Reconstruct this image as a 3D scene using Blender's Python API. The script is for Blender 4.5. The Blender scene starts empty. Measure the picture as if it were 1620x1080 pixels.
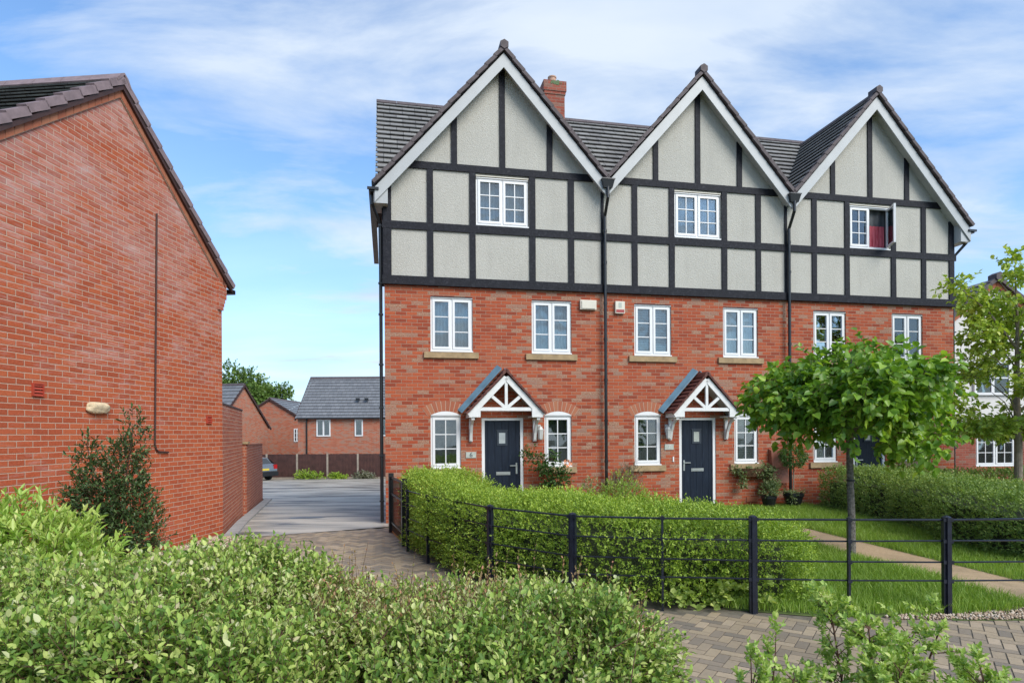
import bpy, math, random
import numpy as np
from mathutils import Vector, Matrix

# ---------------------------------------------------------------- camera, sky, sun, exposure
scene = bpy.context.scene
W, HH = 1620.0, 1080.0
FPX, CXP, CYP, RHO, CAMH = 980.0, 810.0, 686.0, 0.0062, 1.85
cam_d = bpy.data.cameras.new('camera'); cam = bpy.data.objects.new('camera', cam_d)
scene.collection.objects.link(cam); scene.camera = cam
cam_d.sensor_width = 36.0; cam_d.sensor_fit = 'HORIZONTAL'
cam_d.lens = FPX * 36.0 / W
cam_d.shift_y = (CYP - HH / 2) / W
cam_d.clip_start = 0.05; cam_d.clip_end = 2000
cam.location = (0, 0, CAMH)
cam.rotation_euler = (Matrix.Rotation(math.radians(90), 3, 'X') @ Matrix.Rotation(-RHO, 3, 'Z')).to_euler()

SUN_EL, SUN_AZ = math.radians(40), math.radians(138)   # azimuth clockwise from +Y: behind the camera, to the right
world = bpy.data.worlds.new('World'); scene.world = world; world.use_nodes = True
wt = world.node_tree; wt.nodes.clear()
def wn(t, **k):
    n = wt.nodes.new(t)
    for a, b in k.items(): setattr(n, a, b)
    return n
wout = wn('ShaderNodeOutputWorld'); bg = wn('ShaderNodeBackground')
sky = wn('ShaderNodeTexSky', sky_type='NISHITA', sun_disc=False)
sky.sun_elevation = SUN_EL; sky.sun_rotation = SUN_AZ
sky.air_density = 1.0; sky.dust_density = 0.6; sky.ozone_density = 2.0
bg.inputs['Strength'].default_value = 0.125
tc = wn('ShaderNodeTexCoord')
# wispy cloud deck seen in perspective: project the view direction on a plane overhead
sep = wn('ShaderNodeSeparateXYZ'); wt.links.new(tc.outputs['Generated'], sep.inputs[0])
def wm(op, a, b=None, clamp=False):
    n = wn('ShaderNodeMath', operation=op, use_clamp=clamp)
    for i, v in enumerate((a, b)):
        if v is None: continue
        if isinstance(v, (int, float)): n.inputs[i].default_value = v
        else: wt.links.new(v, n.inputs[i])
    return n.outputs[0]
zz = wm('ADD', wm('MAXIMUM', sep.outputs['Z'], 0.0), 0.16)
px = wm('DIVIDE', sep.outputs['X'], zz); py = wm('DIVIDE', sep.outputs['Y'], zz)
comb = wn('ShaderNodeCombineXYZ'); wt.links.new(px, comb.inputs[0]); wt.links.new(py, comb.inputs[1])
mp = wn('ShaderNodeMapping'); wt.links.new(comb.outputs[0], mp.inputs['Vector'])
mp.inputs['Rotation'].default_value = (0, 0, math.radians(-28)); mp.inputs['Scale'].default_value = (0.62, 1.25, 1)
mp.inputs['Location'].default_value = (3.35, 1.9, 0)
nz = wn('ShaderNodeTexNoise'); wt.links.new(mp.outputs[0], nz.inputs['Vector'])
nz.inputs['Scale'].default_value = 1.9; nz.inputs['Detail'].default_value = 10; nz.inputs['Roughness'].default_value = 0.58
nz.inputs['Distortion'].default_value = 0.35
nz2 = wn('ShaderNodeTexNoise'); wt.links.new(comb.outputs[0], nz2.inputs['Vector'])
nz2.inputs['Scale'].default_value = 0.55; nz2.inputs['Detail'].default_value = 3
# the deck is thicker ahead and to the right, thinner to the left
bias = wm('MULTIPLY', wm('SUBTRACT', 1.0, wm('ABSOLUTE', wm('SUBTRACT', sep.outputs['X'], 0.20))), 0.40)
dens = wm('ADD', wm('ADD', wm('MULTIPLY', nz.outputs['Fac'], 0.9), wm('MULTIPLY', nz2.outputs['Fac'], 0.55)), bias)
ramp = wn('ShaderNodeValToRGB'); wt.links.new(wm('MULTIPLY', dens, 0.8), ramp.inputs[0])
ramp.color_ramp.elements[0].position = 0.685; ramp.color_ramp.elements[0].color = (0.0, 0.0, 0.0, 1)
ramp.color_ramp.elements[1].position = 0.86; ramp.color_ramp.elements[1].color = (0.93, 0.93, 0.93, 1)
# thin veil near the horizon
veil = wm('POWER', wm('SUBTRACT', 1.0, wm('MAXIMUM', sep.outputs['Z'], 0.0)), 4.2)
cfac = wm('MAXIMUM', ramp.outputs[0], wm('MULTIPLY', veil, 0.85), True)
mixc = wn('ShaderNodeMix', data_type='RGBA')
wt.links.new(cfac, mixc.inputs['Factor'])
gain = wn('ShaderNodeMix', data_type='RGBA', blend_type='MULTIPLY'); gain.inputs['Factor'].default_value = 1.0
wt.links.new(sky.outputs[0], gain.inputs['A']); gain.inputs['B'].default_value = (0.80, 1.07, 1.26, 1)
wt.links.new(gain.outputs['Result'], mixc.inputs['A'])
nzc = wn('ShaderNodeTexNoise'); wt.links.new(mp.outputs[0], nzc.inputs['Vector']); nzc.inputs['Scale'].default_value = 2.6; nzc.inputs['Detail'].default_value = 7
crp = wn('ShaderNodeValToRGB'); wt.links.new(nzc.outputs['Fac'], crp.inputs[0])
crp.color_ramp.elements[0].position = 0.35; crp.color_ramp.elements[0].color = (0.70, 0.80, 0.93, 1); crp.color_ramp.elements[1].position = 0.62; crp.color_ramp.elements[1].color = (0.90, 0.95, 1.0, 1)
cgain = wn('ShaderNodeMix', data_type='RGBA', blend_type='MULTIPLY'); cgain.inputs['Factor'].default_value = 1.0; wt.links.new(crp.outputs[0], cgain.inputs['A']); cgain.inputs['B'].default_value = (4.5, 4.75, 5.1, 1)
wt.links.new(cgain.outputs['Result'], mixc.inputs['B'])
wt.links.new(mixc.outputs['Result'], bg.inputs['Color']); wt.links.new(bg.outputs[0], wout.inputs['Surface'])

sd = bpy.data.lights.new('sun', 'SUN'); sun = bpy.data.objects.new('sun', sd); scene.collection.objects.link(sun)
sd.energy = 2.25; sd.angle = math.radians(38); sd.color = (1.0, 0.96, 0.9)
sdir = Vector((math.sin(SUN_AZ) * math.cos(SUN_EL), math.cos(SUN_AZ) * math.cos(SUN_EL), math.sin(SUN_EL)))
sun.rotation_euler = sdir.to_track_quat('Z', 'Y').to_euler()
scene.view_settings.view_transform = 'Standard'; scene.view_settings.look = 'None'
scene.view_settings.gamma = 1.0; scene.view_settings.exposure = 0.74
scene.cycles.max_bounces = 6; scene.cycles.transparent_max_bounces = 12

random.seed(7); rng = np.random.default_rng(11)
COL = scene.collection

# ---------------------------------------------------------------- mesh helpers
class MB:
    """collects polygons; UVs in metres, u horizontal and v up the face"""
    def __init__(s): s.v = []; s.f = []; s.uv = []; s.t = []
    def poly(s, pts, tint=0.5, uv=None):
        pts = [Vector(p) for p in pts]; i = len(s.v); s.v += pts; s.f.append(list(range(i, i + len(pts))))
        if uv is None:
            n = Vector((0, 0, 0))
            for a in range(len(pts)):
                p, q = pts[a], pts[(a + 1) % len(pts)]
                n += Vector(((p.y - q.y) * (p.z + q.z), (p.z - q.z) * (p.x + q.x), (p.x - q.x) * (p.y + q.y)))
            if n.length < 1e-12: n = Vector((0, 0, 1))
            n.normalize()
            t = Vector((0, 0, 1)).cross(n)
            if t.length < 0.15: uv = [(p.x, p.y) for p in pts]
            else:
                t.normalize(); b = n.cross(t)
                uv = [(p.dot(t), p.dot(b)) for p in pts]
        s.uv += [tuple(u) for u in uv]; s.t += [tint] * len(pts)
    def hexa(s, c, tint=0.5):
        """8 corners: bottom 4 counter-clockwise, then top 4"""
        for q in ((3, 2, 1, 0), (4, 5, 6, 7), (0, 1, 5, 4), (1, 2, 6, 5), (2, 3, 7, 6), (3, 0, 4, 7)):
            s.poly([c[k] for k in q], tint)
    def box(s, x0, x1, y0, y1, z0, z1, tint=0.5):
        s.hexa([(x0, y0, z0), (x1, y0, z0), (x1, y1, z0), (x0, y1, z0), (x0, y0, z1), (x1, y0, z1), (x1, y1, z1), (x0, y1, z1)], tint)
    def beam(s, a, b, w, h, up=(0, 0, 1), tint=0.5):
        """bar from a to b; w across, h along up"""
        a, b, up = Vector(a), Vector(b), Vector(up); d = (b - a).normalized()
        sx = d.cross(up).normalized(); u = sx.cross(d).normalized()
        c = [a - sx * w / 2 - u * h / 2, a + sx * w / 2 - u * h / 2, a + sx * w / 2 + u * h / 2, a - sx * w / 2 + u * h / 2]
        e = [p + (b - a) for p in c]
        s.hexa(c + e, tint)
    def tube(s, pts, r, n=8, cap=True, tint=0.5):
        pts = [Vector(p) for p in pts]; rs = r if isinstance(r, (list, tuple)) else [r] * len(pts); rings = []
        for i, p in enumerate(pts):
            d = (pts[min(i + 1, len(pts) - 1)] - pts[max(i - 1, 0)]).normalized()
            ref = Vector((0, 1, 0)) if abs(d.y) < 0.9 else Vector((1, 0, 0))
            a = d.cross(ref).normalized(); b = d.cross(a)
            rings.append([p + (a * math.cos(k * 2 * math.pi / n) + b * math.sin(k * 2 * math.pi / n)) * rs[i] for k in range(n)])
        for i in range(len(rings) - 1):
            for k in range(n):
                l = (k + 1) % n
                s.poly([rings[i][k], rings[i + 1][k], rings[i + 1][l], rings[i][l]][::-1], tint)
        if cap: s.poly(rings[0], tint); s.poly(rings[-1][::-1], tint)
    def lathe(s, prof, c=(0, 0, 0), n=16, tint=0.5):
        c = Vector(c)
        for i in range(len(prof) - 1):
            for k in range(n):
                a, b = k * 2 * math.pi / n, (k + 1) * 2 * math.pi / n
                P = lambda r, z, t: c + Vector((r * math.cos(t), r * math.sin(t), z))
                s.poly([P(prof[i][0], prof[i][1], a), P(prof[i][0], prof[i][1], b), P(prof[i + 1][0], prof[i + 1][1], b), P(prof[i + 1][0], prof[i + 1][1], a)], tint)
    def prism(s, pts2, y0, y1, tint=0.5):
        """x,z outline extruded from y0 to y1"""
        n = len(pts2)
        s.poly([(x, y0, z) for x, z in pts2], tint); s.poly([(x, y1, z) for x, z in pts2][::-1], tint)
        for i in range(n):
            a, b = pts2[i], pts2[(i + 1) % n]
            s.poly([(a[0], y0, a[1]), (a[0], y1, a[1]), (b[0], y1, b[1]), (b[0], y0, b[1])], tint)
    def build(s, name, mat, parent=None, smooth=False):
        me = bpy.data.meshes.new(name)
        me.from_pydata([tuple(v) for v in s.v], [], s.f)
        uvl = me.uv_layers.new(name='UVMap'); uvl.data.foreach_set('uv', np.array(s.uv, dtype=np.float32).ravel())
        at = me.attributes.new('tint', 'FLOAT', 'POINT'); at.data.foreach_set('value', np.array(s.t, dtype=np.float32))
        me.materials.append(mat)
        if smooth:
            me.polygons.foreach_set('use_smooth', [True] * len(me.polygons))
        o = bpy.data.objects.new(name, me); COL.objects.link(o)
        if parent: o.parent = parent
        return o

def tag(o, label=None, cat=None, group=None, kind=None):
    if label: o['label'] = label
    if cat: o['category'] = cat
    if group: o['group'] = group
    if kind: o['kind'] = kind
    return o
def thing(name, label, cat, loc=(0, 0, 0), rz=0.0, group=None):
    o = bpy.data.objects.new(name, None); COL.objects.link(o); o.empty_display_size = 0.2
    o.location = loc; o.rotation_euler = (0, 0, rz)
    return tag(o, label, cat, group)

# ---------------------------------------------------------------- material helpers
class NT:
    def __init__(s, name):
        s.m = bpy.data.materials.new(name); s.m.use_nodes = True; s.t = s.m.node_tree; s.t.nodes.clear()
        s.out = s.n('ShaderNodeOutputMaterial')
    def n(s, t, ins=None, **k):
        n = s.t.nodes.new(t)
        for a, b in k.items(): setattr(n, a, b)
        for a, b in (ins or {}).items(): s.set(n.inputs[a], b)
        return n
    def set(s, sock, v):
        if isinstance(v, bpy.types.NodeSocket): s.t.links.new(v, sock)
        elif isinstance(v, tuple) and len(v) == 3 and sock.type == 'RGBA': sock.default_value = (*v, 1)
        else: sock.default_value = v
    def ma(s, op, a, b=0.0, clamp=False):
        n = s.n('ShaderNodeMath', operation=op, use_clamp=clamp); s.set(n.inputs[0], a); s.set(n.inputs[1], b); return n.outputs[0]
    def mix(s, f, a, b, blend='MIX'):
        n = s.n('ShaderNodeMix', data_type='RGBA', blend_type=blend); s.set(n.inputs['Factor'], f); s.set(n.inputs['A'], a); s.set(n.inputs['B'], b); return n.outputs['Result']
    def ramp(s, f, stops, interp='LINEAR'):
        n = s.n('ShaderNodeValToRGB'); s.set(n.inputs[0], f); cr = n.color_ramp; cr.interpolation = interp
        while len(cr.elements) < len(stops): cr.elements.new(0.5)
        for e, (p, c) in zip(cr.elements, stops): e.position = p; e.color = (*c, 1) if len(c) == 3 else c
        return n.outputs[0]
    def noise(s, vec, scale, detail=4, rough=0.55, dist=0.0):
        n = s.n('ShaderNodeTexNoise', {'Scale': scale, 'Detail': detail, 'Roughness': rough, 'Distortion': dist})
        if vec is not None: s.set(n.inputs['Vector'], vec)
        return n.outputs['Fac']
    def obj(s): return s.n('ShaderNodeTexCoord').outputs['Object']
    def uv(s): return s.n('ShaderNodeUVMap', uv_map='UVMap').outputs[0]
    def tint(s): return s.n('ShaderNodeAttribute', attribute_name='tint').outputs['Fac']
    def bump(s, h, dist=0.01, strength=1.0):
        return s.n('ShaderNodeBump', {'Height': h, 'Distance': dist, 'Strength': strength}).outputs[0]
    def surf(s, color, rough=0.6, bump=None, metal=0.0, spec=0.5, coat=0.0):
        b = s.n('ShaderNodeBsdfPrincipled'); s.set(b.inputs['Base Color'], color); s.set(b.inputs['Roughness'], rough)
        b.inputs['Metallic'].default_value = metal; b.inputs['Specular IOR Level'].default_value = spec; b.inputs['Coat Weight'].default_value = coat
        if bump is not None: s.set(b.inputs['Normal'], bump)
        s.t.links.new(b.outputs[0], s.out.inputs['Surface']); return s.m

def plain(name, col, rough=0.5, var=0.12, scale=6.0, metal=0.0, spec=0.5, bumpd=0.0, coat=0.0):
    k = NT(name); f = k.noise(k.obj(), scale, 5)
    dark = tuple(c * (1 - var) for c in col); lite = tuple(min(1, c * (1 + var)) for c in col)
    c = k.ramp(f, [(0.3, dark), (0.7, lite)])
    bp = k.bump(k.noise(k.obj(), scale * 12, 3), bumpd) if bumpd else None
    return k.surf(c, rough, bp, metal, spec, coat)

def brick_mat(name, stops, patch, patchcol, mortar, effl=None, cluster=0.9):
    """stretcher bond, 225 x 75 mm; every brick has a tone of its own, odd bricks come in drifts"""
    k = NT(name); uv = k.uv(); sp = k.n('ShaderNodeSeparateXYZ', {0: uv}); u, v = sp.outputs[0], sp.outputs[1]
    wob = k.ma('MULTIPLY', k.ma('SUBTRACT', k.noise(uv, 5.0, 2), 0.5), 0.012)
    v = k.ma('ADD', v, wob)
    r = k.ma('DIVIDE', v, 0.075); row = k.ma('FLOOR', r); fv = k.ma('FRACT', r)
    off = k.ma('MULTIPLY', k.ma('FLOORED_MODULO', row, 2.0), 0.5)
    q = k.ma('ADD', k.ma('DIVIDE', u, 0.225), off); col = k.ma('FLOOR', q); fu = k.ma('FRACT', q)
    idv = k.n('ShaderNodeCombineXYZ', {0: col, 1: row}).outputs[0]
    wn_ = k.n('ShaderNodeTexWhiteNoise', noise_dimensions='2D'); k.set(wn_.inputs['Vector'], idv)
    rnd = wn_.outputs['Value']
    ida = k.n('ShaderNodeVectorMath', operation='ADD'); k.set(ida.inputs[0], idv); ida.inputs[1].default_value = (41.3, 17.7, 0)
    wn2 = k.n('ShaderNodeTexWhiteNoise', noise_dimensions='2D'); k.set(wn2.inputs['Vector'], ida.outputs[0]); rnd2 = wn2.outputs['Value']
    # mortar mask (smooth)
    eu = k.ma('MINIMUM', fu, k.ma('SUBTRACT', 1.0, fu)); ev = k.ma('MINIMUM', fv, k.ma('SUBTRACT', 1.0, fv))
    mu = k.ma('MULTIPLY', eu, 225.0); mv = k.ma('MULTIPLY', ev, 75.0)      # mm to the joint centre
    edge = k.ma('ADD', k.ma('MINIMUM', mu, mv), k.ma('MULTIPLY', k.ma('SUBTRACT', k.noise(uv, 60.0, 2), 0.5), 4.0))
    mask = k.n('ShaderNodeMapRange', {'Value': edge, 'From Min': 3.6, 'From Max': 6.6}).outputs[0]   # 1 = brick
    base = k.ramp(rnd, stops)
    # drifts of odd (tan/grey) bricks
    drift = k.noise(k.n('ShaderNodeVectorMath', {0: idv, 1: (0.16, 0.30, 0)}, operation='MULTIPLY').outputs[0], 1.0, 2, 0.6)
    sel = k.ma('GREATER_THAN', k.ma('ADD', k.ma('MULTIPLY', drift, cluster), k.ma('MULTIPLY', rnd2, 0.42)), patch)
    pc = k.mix(rnd, patchcol[0], patchcol[1])
    fine = k.noise(uv, 38.0, 4, 0.6)
    smear = k.ma('MULTIPLY', sel, k.n('ShaderNodeMapRange', {'Value': fine, 'From Min': 0.36, 'From Max': 0.6, 'To Min': 0.25}).outputs[0])
    base = k.mix(smear, base, pc)
    tone = k.n('ShaderNodeMapRange', {'Value': fine, 'From Min': 0.2, 'From Max': 0.8, 'To Min': 0.78, 'To Max': 1.2}).outputs[0]
    tcol = k.n('ShaderNodeCombineXYZ', {0: tone, 1: tone, 2: tone}).outputs[0]
    base = k.mix(1.0, base, tcol, 'MULTIPLY')
    mcol = k.mix(k.noise(uv, 3.0, 3), mortar[0], mortar[1])
    c = k.mix(mask, mcol, base)
    if effl:   # lime bloom: height band above which it is strong
        big = k.noise(k.n('ShaderNodeVectorMath', {0: uv, 1: (0.5, 1.1, 0)}, operation='MULTIPLY').outputs[0], 1.1, 5, 0.62)
        med = k.noise(k.n('ShaderNodeVectorMath', {0: uv, 1: (2.6, 20.0, 0)}, operation='MULTIPLY').outputs[0], 1.0, 5, 0.75)
        hgt = k.n('ShaderNodeMapRange', {'Value': v, 'From Min': effl[0], 'From Max': effl[1]}).outputs[0]
        a = k.ma('ADD', k.ma('ADD', k.ma('MULTIPLY', big, 0.8), k.ma('MULTIPLY', med, 1.1)), k.ma('MULTIPLY', hgt, 0.24))
        a = k.n('ShaderNodeMapRange', {'Value': a, 'From Min': 1.06, 'From Max': 1.5, 'To Max': 0.62}).outputs[0]
        a = k.ma('MULTIPLY', a, k.ma('ADD', 0.75, k.ma('MULTIPLY', rnd, 0.3)), True)
        c = k.mix(a, c, (0.56, 0.47, 0.45))
    hb = k.ma('ADD', k.ma('MULTIPLY', mask, 1.0), k.ma('MULTIPLY', fine, 0.35))
    return k.surf(c, 0.85, k.bump(hb, 0.006), spec=0.25)

M = {}
M['brick'] = brick_mat('brick_red_multi', [(0.0, (0.25, 0.052, 0.026)), (0.35, (0.34, 0.070, 0.031)), (0.7, (0.40, 0.095, 0.040)), (1.0, (0.34, 0.105, 0.055))],
                       0.79, ((0.36, 0.24, 0.16), (0.27, 0.185, 0.14)), ((0.42, 0.27, 0.19), (0.34, 0.215, 0.155)))
M['brick_side'] = brick_mat('brick_orange_plain', [(0.0, (0.34, 0.072, 0.030)), (0.5, (0.41, 0.088, 0.035)), (1.0, (0.45, 0.11, 0.043))],
                            1.5, ((0.3, 0.2, 0.14), (0.24, 0.16, 0.12)), ((0.56, 0.37, 0.26), (0.50, 0.33, 0.24)), effl=(1.6, 4.6))
M['brick_far'] = brick_mat('brick_far_orange', [(0.0, (0.36, 0.10, 0.05)), (0.5, (0.44, 0.13, 0.07)), (1.0, (0.42, 0.17, 0.10))],
                           0.72, ((0.34, 0.22, 0.16), (0.30, 0.19, 0.14)), ((0.50, 0.34, 0.26), (0.45, 0.30, 0.22)))
M['brick_dark'] = brick_mat('brick_brown_red', [(0.0, (0.22, 0.055, 0.035)), (0.5, (0.27, 0.07, 0.045)), (1.0, (0.30, 0.09, 0.06))],
                            0.8, ((0.24, 0.15, 0.11), (0.2, 0.13, 0.1)), ((0.33, 0.22, 0.17), (0.28, 0.2, 0.15)))
def arch_mat():
    k = NT('arch_brick'); t = k.tint(); f = k.noise(k.obj(), 40, 4)
    c = k.mix(f, k.ramp(t, [(0, (0.30, 0.075, 0.04)), (0.5, (0.40, 0.12, 0.06)), (1, (0.40, 0.17, 0.09))]), (0.36, 0.14, 0.08))
    return k.surf(c, 0.85, k.bump(f, 0.004), spec=0.25)
M['arch'] = arch_mat()
M['mortar'] = plain('mortar', (0.44, 0.33, 0.25), 0.9, 0.1, 20)
def render_mat():
    k = NT('roughcast_render'); o = k.obj()
    v = k.n('ShaderNodeTexVoronoi', {'Vector': o, 'Scale': 62.0}).outputs['Distance']
    f = k.noise(o, 30, 5, 0.7); g = k.noise(o, 1.2, 4)
    sv = k.noise(k.n('ShaderNodeVectorMath', {0: o, 1: (7.0, 7.0, 0.7)}, operation='MULTIPLY').outputs[0], 1.0, 4, 0.6)
    c = k.mix(k.ma('ADD', k.ma('MULTIPLY', g, 0.55), k.ma('MULTIPLY', sv, 0.45)), (0.40, 0.385, 0.34), (0.60, 0.58, 0.515)); c = k.mix(k.n('ShaderNodeMapRange', {'Value': f, 'From Min': 0.35, 'From Max': 0.65}).outputs[0], k.mix(1.0, c, (0.84, 0.84, 0.84), 'MULTIPLY'), c)
    return k.surf(c, 0.95, k.bump(k.ma('SUBTRACT', f, v), 0.007), spec=0.15)
M['render'] = render_mat()
M['white_render'] = plain('white_render', (0.66, 0.64, 0.61), 0.9, 0.05, 3, bumpd=0.003)
def timber_mat():
    k = NT('black_timber'); o = k.obj()
    s = k.n('ShaderNodeVectorMath', {0: o, 1: (9, 9, 9)}, operation='MULTIPLY').outputs[0]
    f = k.noise(s, 1.6, 6, 0.7, 1.2)
    c = k.ramp(f, [(0.3, (0.006, 0.0065, 0.010)), (0.55, (0.014, 0.015, 0.021)), (0.78, (0.055, 0.056, 0.066))])
    return k.surf(c, 0.65, k.bump(f, 0.008), spec=0.22)
M['timber'] = timber_mat()
def tile_mat(name, c0, c1, c2, tilew, lichen=0.35, rough=0.7):
    k = NT(name); uv = k.uv(); t = k.tint(); sp = k.n('ShaderNodeSeparateXYZ', {0: uv})
    q = k.ma('ADD', k.ma('DIVIDE', sp.outputs[0], tilew), k.ma('MULTIPLY', k.ma('FLOOR', k.ma('MULTIPLY', t, 97.0)), 0.5))
    col = k.ma('FLOOR', q); fu = k.ma('FRACT', q)
    w = k.n('ShaderNodeTexWhiteNoise', noise_dimensions='2D'); k.set(w.inputs['Vector'], k.n('ShaderNodeCombineXYZ', {0: col, 1: k.ma('MULTIPLY', t, 31.0)}).outputs[0])
    f = k.noise(k.obj(), 7, 6, 0.7); g = k.noise(k.obj(), 1.1, 3)
    c = k.mix(w.outputs['Value'], c0, c1)
    c = k.mix(k.n('ShaderNodeMapRange', {'Value': k.ma('ADD', f, k.ma('MULTIPLY', g, 0.5)), 'From Min': 0.7, 'From Max': 0.95, 'To Max': lichen}).outputs[0], c, c2)
    e = k.ma('MINIMUM', fu, k.ma('SUBTRACT', 1.0, fu))
    jm = k.n('ShaderNodeMapRange', {'Value': e, 'From Min': 0.008, 'From Max': 0.022}).outputs[0]
    c = k.mix(jm, (0.02, 0.02, 0.02), c)
    return k.surf(c, rough, k.bump(k.ma('ADD', jm, k.ma('MULTIPLY', f, 0.5)), 0.006), spec=0.35)
M['tile'] = tile_mat('roof_tile_weathered', (0.17, 0.165, 0.16), (0.25, 0.245, 0.235), (0.34, 0.34, 0.30), 0.3)
M['tile_slate'] = tile_mat('roof_tile_slate', (0.14, 0.145, 0.155), (0.19, 0.195, 0.205), (0.26, 0.27, 0.27), 0.3, 0.2, 0.5)
M['tile_dark'] = tile_mat('roof_tile_dark', (0.08, 0.08, 0.078), (0.13, 0.13, 0.125), (0.24, 0.25, 0.21), 0.3, 0.5)
M['tile_red'] = tile_mat('roof_tile_red_brown', (0.10, 0.032, 0.024), (0.15, 0.05, 0.036), (0.17, 0.09, 0.07), 0.2, 0.3, 0.6)
M['verge'] = plain('verge_tile', (0.085, 0.066, 0.068), 0.7, 0.3, 9, bumpd=0.003)
M['verge_red'] = plain('verge_tile_purple', (0.22, 0.16, 0.165), 0.75, 0.22, 7, bumpd=0.003)
M['upvc'] = plain('white_upvc', (0.74, 0.74, 0.735), 0.3, 0.03, 3)
M['white_wood'] = plain('white_painted_wood', (0.70, 0.70, 0.68), 0.4, 0.07, 9, bumpd=0.001)
M['barge'] = plain('bargeboard_paint', (0.40, 0.415, 0.415), 0.4, 0.06, 4)
M['soffit'] = plain('soffit_board', (0.50, 0.50, 0.48), 0.5, 0.06, 4)
M['black'] = plain('black_plastic', (0.012, 0.013, 0.015), 0.3, 0.3, 8)
M['iron'] = plain('black_painted_iron', (0.010, 0.012, 0.022), 0.35, 0.5, 14, bumpd=0.001)
M['stone'] = plain('sandstone', (0.34, 0.24, 0.13), 0.85, 0.22, 9, bumpd=0.003)
M['lead'] = plain('lead_flashing', (0.10, 0.19, 0.25), 0.5, 0.2, 5)
M['steel'] = plain('brushed_steel', (0.55, 0.55, 0.53), 0.3, 0.1, 9, metal=0.8)
M['terracotta_pot'] = plain('clay_pot', (0.50, 0.30, 0.21), 0.8, 0.2, 8, bumpd=0.003)
M['vent'] = plain('red_plastic_vent', (0.38, 0.055, 0.03), 0.5, 0.1, 8)
M['meter'] = plain('brown_meter_box', (0.22, 0.075, 0.045), 0.5, 0.12, 5)
M['cable'] = plain('dark_cable', (0.05, 0.022, 0.018), 0.6, 0.2, 8)
M['foam'] = plain('cream_foam', (0.66, 0.52, 0.33), 0.9, 0.3, 14, bumpd=0.01)
M['bell'] = plain('cream_plastic', (0.62, 0.58, 0.48), 0.4, 0.06, 6)
M['redp'] = plain('red_panel', (0.32, 0.03, 0.03), 0.4, 0.1, 8)
M['plate'] = plain('pale_slate_plate', (0.40, 0.43, 0.38), 0.5, 0.15, 15)
M['ink'] = plain('dark_ink', (0.02, 0.03, 0.045), 0.5, 0.1, 8)
M['palenum'] = plain('pale_number', (0.60, 0.60, 0.56), 0.5, 0.1, 8)
M['curtain_red'] = plain('red_curtain', (0.33, 0.035, 0.045), 0.9, 0.2, 10)
M['concrete'] = plain('concrete_post', (0.30, 0.25, 0.20), 0.9, 0.2, 6, bumpd=0.003)
M['kerb'] = plain('kerb_concrete', (0.30, 0.29, 0.275), 0.85, 0.2, 5, bumpd=0.002)
M['pinewood'] = plain('orange_timber_edging', (0.40, 0.19, 0.06), 0.7, 0.25, 7)
M['bark'] = plain('grey_bark', (0.21, 0.19, 0.165), 0.95, 0.6, 26, bumpd=0.02)
M['bark_pale'] = plain('pale_maple_bark', (0.24, 0.19, 0.145), 0.9, 0.3, 12, bumpd=0.006)
M['twig'] = plain('red_brown_twig', (0.10, 0.045, 0.028), 0.8, 0.3, 20)
M['core_shade'] = plain('hedge_shaded_core', (0.045, 0.058, 0.022), 0.95, 0.5, 9, bumpd=0.02)  # dark green-brown paints the shade inside the hedge
M['soil'] = plain('soil', (0.075, 0.055, 0.038), 0.95, 0.4, 9, bumpd=0.02)
M['trough'] = plain('coir_basket', (0.15, 0.075, 0.035), 0.95, 0.5, 30, bumpd=0.02)
M['carpaint'] = plain('silver_grey_paint', (0.16, 0.17, 0.18), 0.25, 0.04, 3, metal=0.5, coat=1.0)
M['carglass'] = plain('car_glass', (0.03, 0.035, 0.04), 0.05, 0.1, 3)
M['taillamp'] = plain('tail_lamp_red', (0.35, 0.01, 0.012), 0.2, 0.1, 3)
M['yellow'] = plain('yellow_number_plate', (0.62, 0.48, 0.06), 0.4, 0.05, 5)
M['rubber'] = plain('tyre_rubber', (0.02, 0.02, 0.02), 0.8, 0.2, 8)
M['white_metal'] = plain('white_lantern', (0.50, 0.50, 0.47), 0.4, 0.1, 12)
M['peach'] = plain('peach_petals', (0.72, 0.27, 0.12), 0.6, 0.2, 20)

def door_mat():
    k = NT('navy_door'); sp = k.n('ShaderNodeSeparateXYZ', {0: k.uv()})
    s = k.n('ShaderNodeCombineXYZ', {0: k.ma('MULTIPLY', sp.outputs[0], 14.0), 1: k.ma('MULTIPLY', sp.outputs[1], 2.2)}).outputs[0]
    f = k.noise(s, 1.3, 6, 0.65)
    g = k.ma('FRACT', k.ma('DIVIDE', sp.outputs[0], 0.155)); gr = k.n('ShaderNodeMapRange', {'Value': k.ma('MINIMUM', g, k.ma('SUBTRACT', 1.0, g)), 'From Max': 0.035}).outputs[0]
    c = k.ramp(f, [(0.3, (0.004, 0.008, 0.018)), (0.6, (0.008, 0.015, 0.030)), (0.8, (0.030, 0.045, 0.070))])
    c = k.mix(gr, (0.004, 0.006, 0.012), c)
    return k.surf(c, 0.42, k.bump(k.ma('ADD', gr, k.ma('MULTIPLY', f, 0.3)), 0.004), spec=0.3)
M['door'] = door_mat()
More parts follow.
